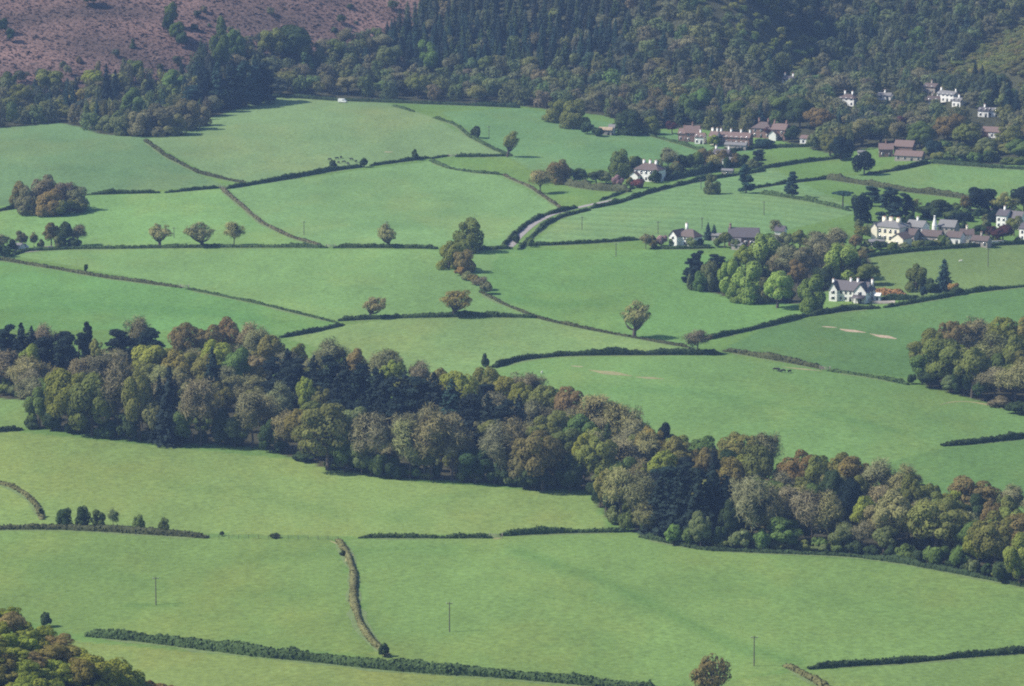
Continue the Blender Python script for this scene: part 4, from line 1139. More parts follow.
for x, y in sorted(cand):
    r_ = rng.random()
    u = rng.random()
    wh = wood_where(x, y)
    firz = (270 < x < 530 and y < 446) or (0 < x < 165 and y < 392) or (655 < x < 735 and 495 < y < 542)
    if firz:
        kd, tn = (('conifer', 'fir') if x > 200 and u < 0.4 else ('pine_tree', 'fir')) if u < 0.78 else ('bare_tree', 'greybare') if u < 0.9 else ('oak_tree', 'olive')
    elif u < 0.24:
        kd, tn = 'bare_tree', random.choice(['greybare', 'purbare', 'tanbare'])
    elif u < 0.66:
        kd, tn = 'oak_tree', random.choice(['olive', 'bronze', 'yellow', 'tanbare', 'olive'])
    elif u < 0.88:
        kd, tn = 'broadleaf_tree', random.choice(['dark', 'sage', 'green', 'olive'])
    else:
        kd, tn = 'bush', random.choice(['dark', 'green', 'sage'])
    fr = 'front edge' in wh
    hm = rng.uniform(10.5, 14.0) if not fr else rng.uniform(5, 9.5)
    if kd == 'bush':
        hm = rng.uniform(3.5, 6)
    S(kd, tn, x, y, h=hm, w=(rng.uniform(9, 12) if kd not in ('conifer', 'bush') else rng.uniform(6, 8)) * (0.75 if fr else 1), where=wh)

for x, y, h_, w_, tn in [(-6, 393, 12, 20, 'dark'), (6, 395, 11, 18, 'olive'), (15, 397, 12, 16, 'sage'), (22, 399, 11, 16, 'dark'), (11, 391, 14, 18, 'green'), (25, 395, 12, 14, 'olive')]:
    S('bush', tn, x, y, h_, w_, where='at the field corner left of the long wood')

# understorey along the front edge: low dark bushes
for q in range(60):
    x = 34 + q * 16.4 + rng.normal() * 4
    yb = np.interp(x, [28, 76, 178, 260, 322, 418, 516, 590, 606, 640, 700, 800, 900, 960, 1024], [429, 434, 443, 448, 468, 480, 485, 492, 516, 534, 547, 551, 561, 571, 588])
    S('bush', random.choice(['dark', 'dark', 'green', 'sage', 'olive']), x, yb - rng.uniform(0, 2.5), rng.uniform(7, 15), rng.uniform(13, 24), where=wood_where(x, yb))

# lower left scrub on the spur
SCRUB = [(-14, 606), (40, 626), (90, 650), (150, 682), (210, 712), (170, 760), (-14, 760)]
sp_have = []
for q in range(4000):
    x, y = rng.uniform(-14, 208), rng.uniform(604, 760)
    if not in_poly([x], [y], SCRUB)[0] or any(abs(x - a_) < 12 and abs(y - b_) < 8 for a_, b_ in sp_have):
        continue
    if at(x, y).y > 1085:
        continue
    sp_have.append((x, y))
    hs = rng.uniform(15, 27)
    if x < 70:
        tn, kd = random.choice([('bronze', 'oak_tree'), ('yellow', 'oak_tree'), ('bronze', 'dome_tree'), ('yellow', 'oak_tree'), ('yellow', 'dome_tree'), ('rust', 'oak_tree')])
    elif x < 128:
        tn, kd = random.choice([('yellow', 'dome_tree'), ('yellow', 'oak_tree'), ('lime', 'dome_tree'), ('yellow', 'dome_tree')])
    else:
        tn, kd = random.choice([('rust', 'bush'), ('orange', 'bush'), ('yellow', 'bush')])
        hs = rng.uniform(9, 15)
    if y > 705 and x < 40 and rng.random() < 0.4:
        tn, kd = 'dark', 'dome_tree'
    S(kd, tn, x, y, hs, hs * rng.uniform(1.2, 1.6), where='in the scrub at the bottom left corner', mute=0.0)

for a_ in [(98, 694, 40, 50, 'yellow', 'dome_tree'), (118, 698, 38, 46, 'yellow', 'dome_tree'), (134, 702, 30, 40, 'yellow', 'dome_tree'), (80, 694, 36, 40, 'bronze', 'oak_tree'), (148, 704, 24, 30, 'orange', 'bush'), (160, 704, 21, 28, 'rust', 'bush'), (172, 703, 17, 26, 'orange', 'bush'), (184, 702, 13, 22, 'rust', 'bush'), (146, 694, 12, 16, 'yellow', 'bush')]:
    S(a_[5], a_[4], a_[0], a_[1], a_[2], a_[3], where='in the low scrub along the bottom left edge', mute=0.0)

# ------------------------------------------------------------------ woods on the far hills
HOUSES_PX = [(787, 84, 16), (847, 104, 22), (886, 99, 20), (932, 98, 26), (955, 106, 16), (984, 118, 26), (994, 138, 24), (690, 140, 22), (730, 142, 50), (772, 135, 30), (805, 142, 16), (893, 156, 50), (605, 132, 18), (720, 160, 24)]
PLANT = [(335, 62), (400, 64), (378, 34), (405, 8), (440, -50), (660, -50), (640, 20), (612, 60), (560, 74), (480, 72), (420, 72)]
ORANGE = [(930, 100), (934, 76), (960, 58), (1000, 34), (1100, -10), (1100, 120), (1000, 96), (960, 104)]
RIDGE = [(672, -30), (716, -30), (768, 24), (824, 48), (818, 76), (770, 66), (730, 40), (700, 18)]
LAND = [(50, 100, 'below the purple moor at far left'), (150, 100, 'in the wood above the top-left field'), (235, 90, 'by the tall pines above the knoll pasture'), (300, 75, 'left of the dark plantation'), (400, 92, 'along the knoll pasture top hedge'),
        (390, 60, 'low left of the dark plantation'), (480, 60, 'in the lower dark plantation'), (540, 25, 'high in the dark plantation'), (440, 25, 'in the upper dark plantation, left'), (600, 90, 'above the domed copse'), (640, 60, 'right of the dark plantation'), (700, 100, 'above the pink cottages'), (720, 50, 'below the pale ridge strip'), (680, 10, 'at the head of the pale ridge strip'), (760, 100, 'above the red-roofed terrace'), (790, 60, 'above the small white hill house'), (800, 115, 'between the hill house and the terrace'),
        (850, 130, 'below the combe white house'), (840, 70, 'above the combe white house'), (900, 130, 'behind the red-roofed barns'), (880, 40, 'on the dark slope of the combe'), (800, 15, 'high above the combe, left'), (950, 20, 'high above the combe, right'), (930, 120, 'below the white hillside hamlet'), (970, 90, 'beside the white hillside hamlet'), (990, 60, 'on the olive bank at right'), (1010, 100, 'at the foot of the olive bank'),
        (990, 150, 'near the red-roofed bungalow at right'), (210, 20, 'on the open moor'), (80, 20, 'on the open moor, far left')]
LAND_XY = np.array([(x, y) for x, y, _ in LAND], float)


def land(x, y):
    return LAND[int(np.argmin((LAND_XY[:, 0] - x) ** 2 + (2 * (LAND_XY[:, 1] - y)) ** 2))][2]


# hand placed eye-catchers on the hill foot
for a_ in [(132, 122, 34, 27, 'fresh', 'broadleaf_tree'), (160, 135, 30, 40, 'purbare', 'dome_tree'), (185, 130, 30, 36, 'purbare', 'dome_tree'), (140, 136, 24, 28, 'greybare', 'dome_tree'), (122, 135, 20, 26, 'sage', 'dome_tree'), (172, 135, 22, 32, 'tanbare', 'dome_tree'), (108, 132, 16, 22, 'sage', 'dome_tree'), (200, 126, 20, 24, 'greybare', 'dome_tree'), (107, 118, 52, 15, 'fir', 'conifer'), (116, 114, 42, 16, 'fir', 'conifer'), (76, 96, 18, 10, 'fir', 'conifer'), (150, 104, 30, 14, 'fir', 'conifer'),
           (205, 112, 46, 24, 'fir', 'pine_tree'), (218, 108, 44, 22, 'bluefir', 'conifer'), (232, 108, 50, 24, 'fir', 'conifer'), (246, 106, 44, 24, 'bluefir', 'pine_tree'), (262, 102, 40, 28, 'fir', 'pine_tree'), (255, 104, 46, 18, 'bluefir', 'conifer'), (192, 116, 30, 24, 'bluefir', 'pine_tree'), (222, 80, 50, 22, 'green', 'broadleaf_tree'), (234, 66, 36, 24, 'green', 'broadleaf_tree'),
           (172, 96, 26, 26, 'fresh', 'broadleaf_tree'), (136, 82, 22, 18, 'green', 'broadleaf_tree'), (92, 92, 22, 26, 'yellow', 'oak_tree'), (20, 110, 26, 30, 'olive', 'oak_tree'), (10, 92, 20, 24, 'green', 'broadleaf_tree'), (50, 96, 26, 28, 'olive', 'broadleaf_tree'), (290, 62, 36, 46, 'dark', 'broadleaf_tree'), (300, 62, 34, 30, 'olive', 'broadleaf_tree'), (272, 64, 36, 34, 'olive', 'oak_tree'),
           (335, 60, 20, 20, 'olive', 'oak_tree'), (386, 76, 30, 24, 'sage', 'oak_tree'), (348, 94, 18, 30, 'tanbare', 'oak_tree'), (418, 98, 24, 26, 'olive', 'oak_tree'), (430, 76, 26, 20, 'fresh', 'broadleaf_tree'), (392, 72, 26, 22, 'sage', 'broadleaf_tree'), (427, 62, 22, 20, 'fresh', 'broadleaf_tree'), (700, 118, 30, 26, 'fresh', 'broadleaf_tree'), (690, 122, 28, 22, 'green', 'broadleaf_tree'), (736, 126, 26, 26, 'green', 'broadleaf_tree'), (665, 122, 26, 20, 'greybare', 'bare_tree'), (660, 72, 14, 18, 'tanbare', 'bare_tree'),
           (172, 28, 26, 14, 'green', 'broadleaf_tree'), (176, 42, 20, 18, 'green', 'broadleaf_tree'), (168, 36, 22, 14, 'dark', 'broadleaf_tree'), (182, 48, 16, 14, 'dark', 'broadleaf_tree'), (133, 48, 10, 7, 'dark', 'conifer'), (2, 34, 16, 12, 'dark', 'broadleaf_tree'), (11, 42, 14, 9, 'dark', 'broadleaf_tree'), (222, 40, 24, 12, 'green', 'broadleaf_tree'), (88, 6, 16, 20, 'green', 'broadleaf_tree'),
           (841, 160, 24, 26, 'fir', 'broadleaf_tree'), (830, 156, 22, 22, 'olive', 'oak_tree'), (900, 134, 18, 18, 'copper', 'broadleaf_tree'), (800, 128, 30, 32, 'dark', 'broadleaf_tree'), (818, 136, 28, 32, 'rust', 'oak_tree'), (780, 120, 24, 30, 'green', 'broadleaf_tree'), (862, 146, 28, 32, 'tanbare', 'oak_tree'), (880, 144, 28, 34, 'sage', 'oak_tree'), (920, 148, 26, 30, 'green', 'broadleaf_tree'), (948, 146, 32, 36, 'rust', 'oak_tree'), (935, 158, 18, 20, 'bluefir', 'broadleaf_tree'), (965, 150, 26, 30, 'olive', 'oak_tree'),
           (813, 150, 16, 14, 'sage', 'broadleaf_tree'), (1010, 150, 24, 30, 'olive', 'oak_tree'), (985, 156, 18, 24, 'sage', 'broadleaf_tree'), (1020, 160, 20, 26, 'fresh', 'broadleaf_tree'), (960, 162, 16, 26, 'sage', 'oak_tree'), (995, 102, 26, 10, 'fir', 'conifer'), (975, 84, 22, 9, 'fir', 'conifer'), (982, 86, 20, 9, 'fir', 'conifer'), (1008, 118, 34, 16, 'fir', 'conifer'), (1016, 122, 30, 16, 'fir', 'conifer'), (768, 138, 12, 12, 'copper', 'oak_tree'),
           (672, 134, 13, 14, 'copper', 'oak_tree'), (792, 142, 16, 18, 'dark', 'broadleaf_tree'), (765, 148, 9, 22, 'bluefir', 'bush'), (714, 146, 11, 14, 'yellow', 'bush')]:
    S(a_[5], a_[4], a_[0], a_[1], a_[2], a_[3], where=land(a_[0], a_[1] - a_[2] * 0.4), parts=False)

for q in range(70):
    x, y = rng.uniform(915, 1032), rng.uniform(148, 166)
    if y > np.interp(x, [915, 940, 1000, 1032], [158, 161, 165, 166]) or any(abs(x - hx) < hw * 0.5 + 3 and -4 < y - hy < 9 for hx, hy, hw in HOUSES_PX):
        continue
    S('bush' if q % 2 else 'dome_tree', random.choice(['dark', 'green', 'sage', 'olive', 'dark', 'fresh']), x, y, rng.uniform(6, 13), rng.uniform(10, 18), where='above the far hedge of the rough pasture', parts=False)
hand = np.array([(t[0], t[1], t[3]) for t in TREES])
pts = []
gx = np.arange(-345, 345, 4.4)
gy = np.arange(2190, 2720, 4.4)
QX, QY = np.meshgrid(gx, gy)
QX = QX + rng.uniform(-2.1, 2.1, QX.shape)
QY = QY + rng.uniform(-2.1, 2.1, QY.shape)
QZ = height(QX, QY)
qx, qy = project(QX, QY, QZ)
FRONT = [(-120, 137), (0, 129), (60, 124), (80, 128), (100, 135), (135, 138), (175, 132), (230, 112), (268, 98), (340, 99), (420, 103), (520, 107), (560, 112), (600, 116), (650, 130), (700, 130), (760, 140), (800, 148), (830, 156), (870, 150), (900, 148), (925, 160), (1000, 166), (1200, 168)]
ok = (qy < np.interp(qx, [p[0] for p in FRONT], [p[1] for p in FRONT]) - 2) & (qy > -60) & (qx > -70) & (qx < 1094)
cands = sorted(zip(QX[ok], QY[ok], qx[ok], qy[ok]), key=lambda t: t[1])
grid = {}


def free(X, Y, r):
    i, j = int(X // 8), int(Y // 8)
    for a_ in range(i - 2, i + 3):
        for b_ in range(j - 2, j + 3):
            for (u, v, w_) in grid.get((a_, b_), ()):
                if (u - X) ** 2 + (v - Y) ** 2 < (0.5 * (r + w_)) ** 2:
                    return False
    grid.setdefault((i, j), []).append((X, Y, r))
    return True


# keep places open where the photo shows a clearing
far = []
order = rng.permutation(len(cands))
for k in order:
    X, Y, x, y = cands[k]
    if any(abs(x - hx) < hw * 0.5 + 6 and -6 < y - hy < 16 for hx, hy, hw in HOUSES_PX):
        continue
    if any(abs(x - hx) < hw * 0.5 + 2 and -8 < y - hy <= 1 for hx, hy, hw in HOUSES_PX):
        continue
    dh = np.hypot((hand[:, 0] - x), 2.4 * (hand[:, 1] - y))
    if (dh < 0.36 * hand[:, 2] + 3).any():
        continue
    u = rng.random()
    P2 = (np.array([x]), np.array([y]))
    if in_poly(*P2, MOOR)[0]:
        pr_ = 0.012 + (0.10 if y > 60 else 0) + (0.05 if x > 190 else 0)
        if u > pr_:
            continue
        kd = random.choice(['broadleaf_tree', 'bush', 'bush', 'bush'])
        tn = random.choice(['dark', 'green', 'dark', 'purbare'])
        hm = rng.uniform(2, 4.5) if kd == 'bush' else rng.uniform(4.5, 7.5)
        wm = hm * rng.uniform(0.9, 1.4)
        r = 5
    elif in_poly(*P2, PLANT)[0]:
        if u < 0.88:
            kd, tn, hm, wm, r = 'conifer', random.choice(['bluefir', 'bluefir', 'fir', 'dark']), rng.uniform(10, 15), rng.uniform(4.4, 6.0), 4.6
        else:
            kd, tn, hm, wm, r = 'bare_tree', random.choice(['purbare', 'greybare', 'olive']), rng.uniform(9, 12), rng.uniform(6, 9), 6
    elif in_poly(*P2, RIDGE)[0]:
        kd, tn, hm, wm, r = 'broadleaf_tree', random.choice(['yellow', 'fresh', 'yellow']), rng.uniform(2.5, 5.5), rng.uniform(4.5, 7), 5.5
    elif in_poly(*P2, ORANGE)[0]:
        kd, tn, hm, wm, r = random.choice(['oak_tree', 'broadleaf_tree']), random.choice(['olive', 'olive', 'bronze', 'yellow']), rng.uniform(2.2, 3.6), rng.uniform(6, 9), 4.6
        if y > 84 and u < 0.5:
            kd, tn, hm, wm = 'broadleaf_tree', 'dark', 8, 8
    else:
        left = x < 280
        stand = math.sin(X / 19 + 1.7 * math.sin(Y / 27)) + math.sin(Y / 15 + X / 41)
        if left:
            kd, tn = random.choice([('broadleaf_tree', 'green'), ('broadleaf_tree', 'dark'), ('broadleaf_tree', 'sage'), ('oak_tree', 'olive'), ('bare_tree', 'greybare'), ('conifer', 'bluefir'), ('conifer', 'fir'), ('oak_tree', 'yellow')])
        elif x < 660:
            kd, tn = random.choice([('broadleaf_tree', 'green'), ('oak_tree', 'olive'), ('oak_tree', 'sage'), ('bare_tree', 'purbare'), ('bare_tree', 'greybare'), ('bare_tree', 'purbare'), ('oak_tree', 'rust'), ('broadleaf_tree', 'fresh'), ('broadleaf_tree', 'dark')])
        elif Y > 2450 + 0.1 * (X - 150) and X > 110:  # darker tree colours on this slope stand in for cloud shadow
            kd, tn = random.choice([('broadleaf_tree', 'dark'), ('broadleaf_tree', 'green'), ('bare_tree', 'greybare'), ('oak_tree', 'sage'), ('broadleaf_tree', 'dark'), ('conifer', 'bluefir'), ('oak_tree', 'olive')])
        else:
            kd, tn = random.choice([('broadleaf_tree', 'dark'), ('oak_tree', 'olive'), ('oak_tree', 'greybare'), ('bare_tree', 'greybare'), ('bare_tree', 'tanbare'), ('broadleaf_tree', 'sage'), ('oak_tree', 'bronze'), ('broadleaf_tree', 'green'), ('oak_tree', 'olive'), ('broadleaf_tree', 'dark'), ('conifer', 'bluefir')])
        if kd == 'conifer':
            hm, wm, r = rng.uniform(10, 15), rng.uniform(4.5, 6.5), 5
        else:
            hm, wm = rng.uniform(8, 12.5), rng.uniform(8, 13)
            r = (0.62 if (x > 770 and y > 95) else 0.72) * wm
    if not (in_poly(*P2, MOOR)[0] or in_poly(*P2, PLANT)[0] or in_poly(*P2, RIDGE)[0] or in_poly(*P2, ORANGE)[0]) and rng.random() < 0.72:
        if Y > 2450 + 0.1 * (X - 150) and X > 110:  # same slope: cloud shadow put into darker tree tones
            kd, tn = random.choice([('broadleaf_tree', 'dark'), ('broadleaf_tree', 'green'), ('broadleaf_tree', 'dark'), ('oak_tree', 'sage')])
        elif stand > 0.7:
            kd, tn = 'oak_tree', random.choice(['olive', 'olive', 'sage'])
        elif stand > -0.1:
            kd, tn = 'broadleaf_tree', random.choice(['green', 'sage', 'dark', 'green'])
        elif stand > -0.9:
            kd, tn = random.choice(['bare_tree', 'oak_tree']), random.choice(['greybare', 'purbare', 'greybare', 'olive'])
        else:
            kd, tn = random.choice(['broadleaf_tree', 'broadleaf_tree', 'broadleaf_tree', 'conifer']), random.choice(['dark', 'bluefir', 'dark'])
        if kd == 'conifer':
            hm, wm, r = rng.uniform(9, 13), rng.uniform(4.5, 6.0), 4.8
    if kd in ('oak_tree', 'broadleaf_tree') and rng.random() < 0.6 and not in_poly(*P2, MOOR)[0]:
        kd = 'dome_tree'
    if kd == 'bare_tree' and rng.random() < 0.45:
        kd = 'dome_tree'
    if not free(X, Y, r):
        continue
    far.append(dict(P=Vector((X, Y, float(height(X, Y)) - 0.2)), x=x, y=y, kind=kd, tone=tn, h=hm, w=wm))
quota = {}
SAME = {'dome_tree': 'broadleaf_tree', 'open_oak': 'oak_tree'}
for a in AUTO:
    kk_ = SAME.get(a['kind'], a['kind'])
    quota[kk_] = quota.get(kk_, 0) + 1
CAP = {'broadleaf_tree': 296, 'oak_tree': 296, 'bare_tree': 296, 'conifer': 296, 'bush': 290}
far.sort(key=lambda t: -t['y'])
rest = []
for t in far:
    n_ = len([1 for o in ()])
    kk_ = SAME.get(t['kind'], t['kind'])
    c_ = quota.get(kk_, 0)
    if c_ < CAP.get(kk_, 200) - 46 and -2 < t['x'] < 1026 and t['y'] > -2:
        quota[kk_] = c_ + 1
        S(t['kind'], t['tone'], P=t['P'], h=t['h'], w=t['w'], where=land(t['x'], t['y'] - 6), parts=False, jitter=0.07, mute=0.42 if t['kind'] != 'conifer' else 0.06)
    else:
        rest.append(t)
print('far individuals', len(far) - len(rest), 'rest', len(rest), quota)


def merged(name, items, nq):
    Vs, Rs, Ts = [], [], []
    for t in items:
        pr = random.choice(PROTO[t['kind']])
        Q, r = pr['quads'], pr['rnd']
        k = min(nq, len(Q))
        idx = rng.choice(len(Q), k, replace=False)
        q = Q[idx]
        cen = q.mean(1, keepdims=True)
        q = cen + (q - cen) * min(1.7, math.sqrt(len(Q) / k) * 0.85)
        an = random.uniform(0, 6.283)
        ca, sa = math.cos(an), math.sin(an)
        sw, sh = t['w'] / pr['W'], t['h'] / pr['H']
        x = (q[..., 0] * ca - q[..., 1] * sa) * sw + t['P'].x
        y = (q[..., 0] * sa + q[..., 1] * ca) * sw + t['P'].y
        z = q[..., 2] * sh + t['P'].z
        Vs.append(np.stack([x, y, z], -1).reshape(-1, 3))
        Rs.append(r[idx])
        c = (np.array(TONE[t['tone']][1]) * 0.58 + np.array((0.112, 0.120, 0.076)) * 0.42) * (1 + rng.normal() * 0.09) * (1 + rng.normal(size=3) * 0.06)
        Ts.append(np.tile(np.clip(c, 0.008, 1), (k, 1)))
    V = np.concatenate(Vs)
    me = mesh_np(name, V, quad_idx(len(V) // 4), [M_WOOD], np.concatenate(Rs), np.concatenate(Ts))
    return tag(link(name, me), label='distant hillside woodland of mixed trees reading as one mass behind the vale', cat='forest', kind='stuff')


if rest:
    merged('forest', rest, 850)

# heather and dead bracken tufts on the moor
m = 26000
hx, hy = rng.uniform(-345, 60, m * 2), rng.uniform(2230, 2720, m * 2)
hz = height(hx, hy)
px_, py_ = project(hx, hy, hz)
k = in_poly(px_, py_, MOOR) & (hy > np.interp(hx, FX, FY))
hx, hy, hz = hx[k], hy[k], hz[k]
P = np.c_[hx, hy, hz + 0.25]
big = rng.random(len(P)) ** 5
Vc = cards(P, np.c_[rng.normal(size=(len(P), 2)) * 0.6, np.ones(len(P))], 0.5 + 0.9 * big)
ht = np.where((rng.random(len(P)) < 0.08 + 0.4 * (np.sin(hx / 17 + np.sin(hy / 23)) > 0.55))[:, None], np.array([[0.072, 0.054, 0.048]]), np.array([[0.128, 0.091, 0.077]])) * rng.uniform(0.75, 1.25, (len(P), 1))
me = mesh_np('heather', Vc, quad_idx(len(P)), [M_WOOD], rng.random(len(P)), ht)
tag(link('heather', me), label='purple-brown heather and dead bracken covering the moor slope', cat='heather', kind='stuff')

# ------------------------------------------------------------------ buildings


def rot2(x, y, a):
    return x * math.cos(a) - y * math.sin(a), x * math.sin(a) + y * math.cos(a)


def vol(root, cx, cy, w, d, eave, ridge, wall, roof, kind='gable', axis='x', over=0.35, z0=0.0):
    """one range of a building: wall mesh + roof mesh"""
    b = Bag()
    if axis == 'x':
        L, D = w, d
    else:
        L, D = d, w
    hx, hy = L / 2, D / 2

    def tr(pts):
        out = []
        for x, y, z in pts:
            if axis == 'y':
                x, y = -y, x
            out.append((x + cx, y + cy, z + z0))
        return np.array(out)
    # walls
    if kind == 'gable':
        b.add(tr([(-hx, -hy, -1.5), (hx, -hy, -1.5), (hx, hy, -1.5), (-hx, hy, -1.5), (-hx, -hy, eave), (hx, -hy, eave), (hx, hy, eave), (-hx, hy, eave), (-hx, 0, ridge - 0.05), (hx, 0, ridge - 0.05)]),
              [(0, 1, 5, 4), (2, 3, 7, 6), (1, 2, 6, 5), (3, 0, 4, 7), (4, 5, 9, 8), (6, 7, 8, 9)])
        V, Fq = b.get()
        me = bpy.data.meshes.new('wall')
        me.from_pydata([tuple(v) for v in V], [], [tuple(f) for f in Fq[:2]] + [(1, 2, 6, 9, 5), (3, 0, 4, 8, 7)])
        me.materials.append(wall)
    else:
        b.box((0, 0, (eave - 1.5) / 2), (L, D, eave + 1.5))
        V, Fq = b.get()
        me = bpy.data.meshes.new('wall')
        me.from_pydata([tuple(v) for v in tr(V)], [], [tuple(f) for f in Fq])
        me.materials.append(wall)
    link('wall', me, root)
    t = 0.22
    ex, ey = hx + over, hy + over
    dz = (ridge - eave) * over / hy
    if kind == 'gable':
        V = [(-ex, -ey, eave - dz), (ex, -ey, eave - dz), (ex, 0, ridge), (-ex, 0, ridge), (-ex, ey, eave - dz), (ex, ey, eave - dz)]
        V += [(x, y, z + t) for x, y, z in V]
        fs = [(0, 1, 2, 3), (3, 2, 5, 4), (6, 9, 8, 7), (9, 10, 11, 8), (0, 6, 7, 1), (4, 5, 11, 10), (0, 3, 9, 6), (3, 4, 10, 9), (1, 7, 8, 2), (2, 8, 11, 5)]
    else:
        rx = max(hx - hy * 0.9, 0.3)
        V = [(-ex, -ey, eave - 0.12), (ex, -ey, eave - 0.12), (ex, ey, eave - 0.12), (-ex, ey, eave - 0.12), (-ex, -ey, eave + 0.1), (ex, -ey, eave + 0.1), (ex, ey, eave + 0.1), (-ex, ey, eave + 0.1), (-rx, 0, ridge), (rx, 0, ridge)]
        fs = [(0, 3, 2, 1), (0, 1, 5, 4), (1, 2, 6, 5), (2, 3, 7, 6), (3, 0, 4, 7), (4, 5, 9, 8), (6, 7, 8, 9), (5, 6, 9), (7, 4, 8)]
    me = bpy.data.meshes.new('roof')
    me.from_pydata([tuple(v) for v in tr(V)], [], fs)
    me.materials.append(roof)
    return link('roof', me, root)


def chimney(root, x, y, z0, z1, mat, w=0.9, d=0.7, pots=2):
    b = Bag()
    b.box((x, y, (z0 + z1) / 2), (w, d, z1 - z0))
    b.box((x, y, z1 + 0.08), (w + 0.2, d + 0.2, 0.16))
    c = link('chimney', b.mesh('chimney', mat), root)
    p = Bag()
    for i in range(pots):
        q = (i - (pots - 1) / 2) * 0.42
        p.tube((x + q, y, z1 + 0.1), (x + q, y, z1 + 0.65), 0.15, 0.12, 0, 1, 6)
    link('chimney_pot', p.mesh('chimney_pot', M_POT), c)
    return c


def window(root, x, y, z, w, h, face='front', frame=True):
    b, f = Bag(), Bag()
    dirs = {'front': (0, -1), 'back': (0, 1), 'left': (-1, 0), 'right': (1, 0)}[face]
    nx, ny = dirs
    ow = 0.05
    if ny:
        f.box((x, y + ny * 0.02, z), (w + 0.2, 0.10, h + 0.2))
        b.box((x, y + ny * 0.055, z + h * 0.26), (w, 0.10, h * 0.46))
        b.box((x, y + ny * 0.055, z - h * 0.26), (w, 0.10, h * 0.46))
    else:
        f.box((x + nx * 0.02, y, z), (0.10, w + 0.2, h + 0.2))
        b.box((x + nx * 0.055, y, z + h * 0.26), (0.10, w, h * 0.46))
        b.box((x + nx * 0.055, y, z - h * 0.26), (0.10, w, h * 0.46))
    o = link('window', f.mesh('window', M_TRIM), root)
    link('pane', b.mesh('pane', M_GLASS), o)
    return o


def door(root, x, y, w=1.1, h=2.1, face='front'):
    b = Bag()
    if face == 'front':
        b.box((x, y - 0.03, h / 2), (w, 0.12, h))
    else:
        b.box((x - 0.03, y, h / 2), (0.12, w, h))
    return link('door', b.mesh('door', M_DOOR), root)


def building(name, x, y, label, cat, rz=0.0, group=None, dz=0.0):
    p = at(x, y)
    o = link(name, None, loc=(p.x, p.y, p.z + dz))
    o.rotation_euler = (0, 0, math.radians(rz))
    return tag(o, label, cat, group)


def simple_house(name, x, y, wpx, label, wall, roof, rz=0.0, d=6.5, eave=4.6, ridge=7.4, kind='gable', chim=2, nwin=3, cat='house', floors=2, axis='x', chm=None, group='houses of the vale villages', gable_win=True):
    o = building(name, x, y, label, cat, rz - 18, group)
    s = ppm(o.location)
    w = wpx / s
    ridge = eave * 1.1 + (ridge - eave) * 0.76
    eave *= 1.1
    vol(o, 0, d / 2, w, d, eave, ridge, wall, roof, kind, axis)
    hy0 = 0.0
    for i in range(nwin):
        wx = -w / 2 + w * (i + 0.5) / nwin
        for f in range(floors):
            if f == 0 and i == nwin // 2 and nwin > 1:
                door(o, wx, hy0)
            else:
                window(o, wx, hy0, 1.45 + 2.5 * f, 1.0, 1.25)
    if gable_win:
        window(o, -w / 2, d / 2, 1.5, 1.0, 1.2, 'left')
        if floors > 1:
            window(o, -w / 2, d / 2, 4.0, 1.0, 1.2, 'left')
    for i in range(chim):
        if axis == 'x':
            cx = (-w / 2 + 0.6) if (chim > 1 and i == 0) else (w / 2 - 0.6 if i == chim - 1 and chim != 1 else (-w / 2 + w * i / max(chim - 1, 1) if chim > 1 else 0))
            if kind == 'hip':
                cx *= 0.55
            chimney(o, cx, d / 2, ridge - 1.0, ridge + 1.5, chm or wall)
        else:
            chimney(o, 0, 0.7 + (d - 1.4) * i / max(chim - 1, 1), ridge - 1.0, ridge + 1.4, chm or wall)
    return o


# white gabled house: main range between two cross gables, porch on the right wing
o = building('country_house', 849, 301.5, 'white gabled country house with slate roof and porch beside the parkland clump', 'house', -26)
vol(o, 0, 3.6, 15.5, 7.4, 4.9, 8.2, M_WHITE, M_SLATE)
vol(o, -6.6, 2.2, 3.6, 8.4, 5.0, 7.9, M_WHITE, M_SLATE, axis='y')
vol(o, 6.0, 2.6, 5.6, 11.0, 5.0, 8.4, M_WHITE, M_SLATE, axis='y')
for wx in (-3.6, -1.5, 0.6, 2.4):
    for wz in (1.3, 3.7):
        if not (wz < 2 and abs(wx - 0.6) < 0.1):
            window(o, wx, -0.1, wz, 0.9, 1.2)
for wz in (1.4, 3.9):
    window(o, -6.6, -2.0, wz, 1.4, 1.2)
    window(o, -8.4, 2.0, wz, 1.1, 1.2, 'left')
window(o, 6.0, -2.9, 4.4, 1.5, 1.3)
for wy in (0.5, 4.0):
    window(o, 8.8, wy, 1.5, 1.1, 1.2, 'right')
    window(o, 8.8, wy, 3.9, 1.1, 1.2, 'right')
b = Bag()
for px_ in (3.6, 5.2, 6.8, 8.4):
    b.box((px_, -5.0, 1.25), (0.25, 0.25, 2.5))
link('porch', b.mesh('porch', M_DOOR), o)
b = Bag()
V = [(3.1, -5.5, 2.5), (8.9, -5.5, 2.5), (8.9, -2.95, 3.5), (3.1, -2.95, 3.5)]
V = V + [(x, y, z + 0.2) for x, y, z in V]
b.add(V, [(0, 1, 2, 3), (7, 6, 5, 4), (0, 4, 5, 1), (1, 5, 6, 2), (2, 6, 7, 3), (3, 7, 4, 0)])
link('porch_roof', b.mesh('porch_roof', M_SLATE), o)
door(o, 6.0, -2.9, 1.6, 2.3)
door(o, 0.6, -0.1)
for cx_, cy_, z1 in ((-8.1, 2.4, 8.6), (-0.6, 3.6, 9.4), (2.6, 3.6, 9.5), (8.0, 6.6, 9.0)):
    chimney(o, cx_, cy_, 6.0, z1, M_WHITE, 0.9, 0.8)
o.scale = (0.96, 0.96, 0.96)
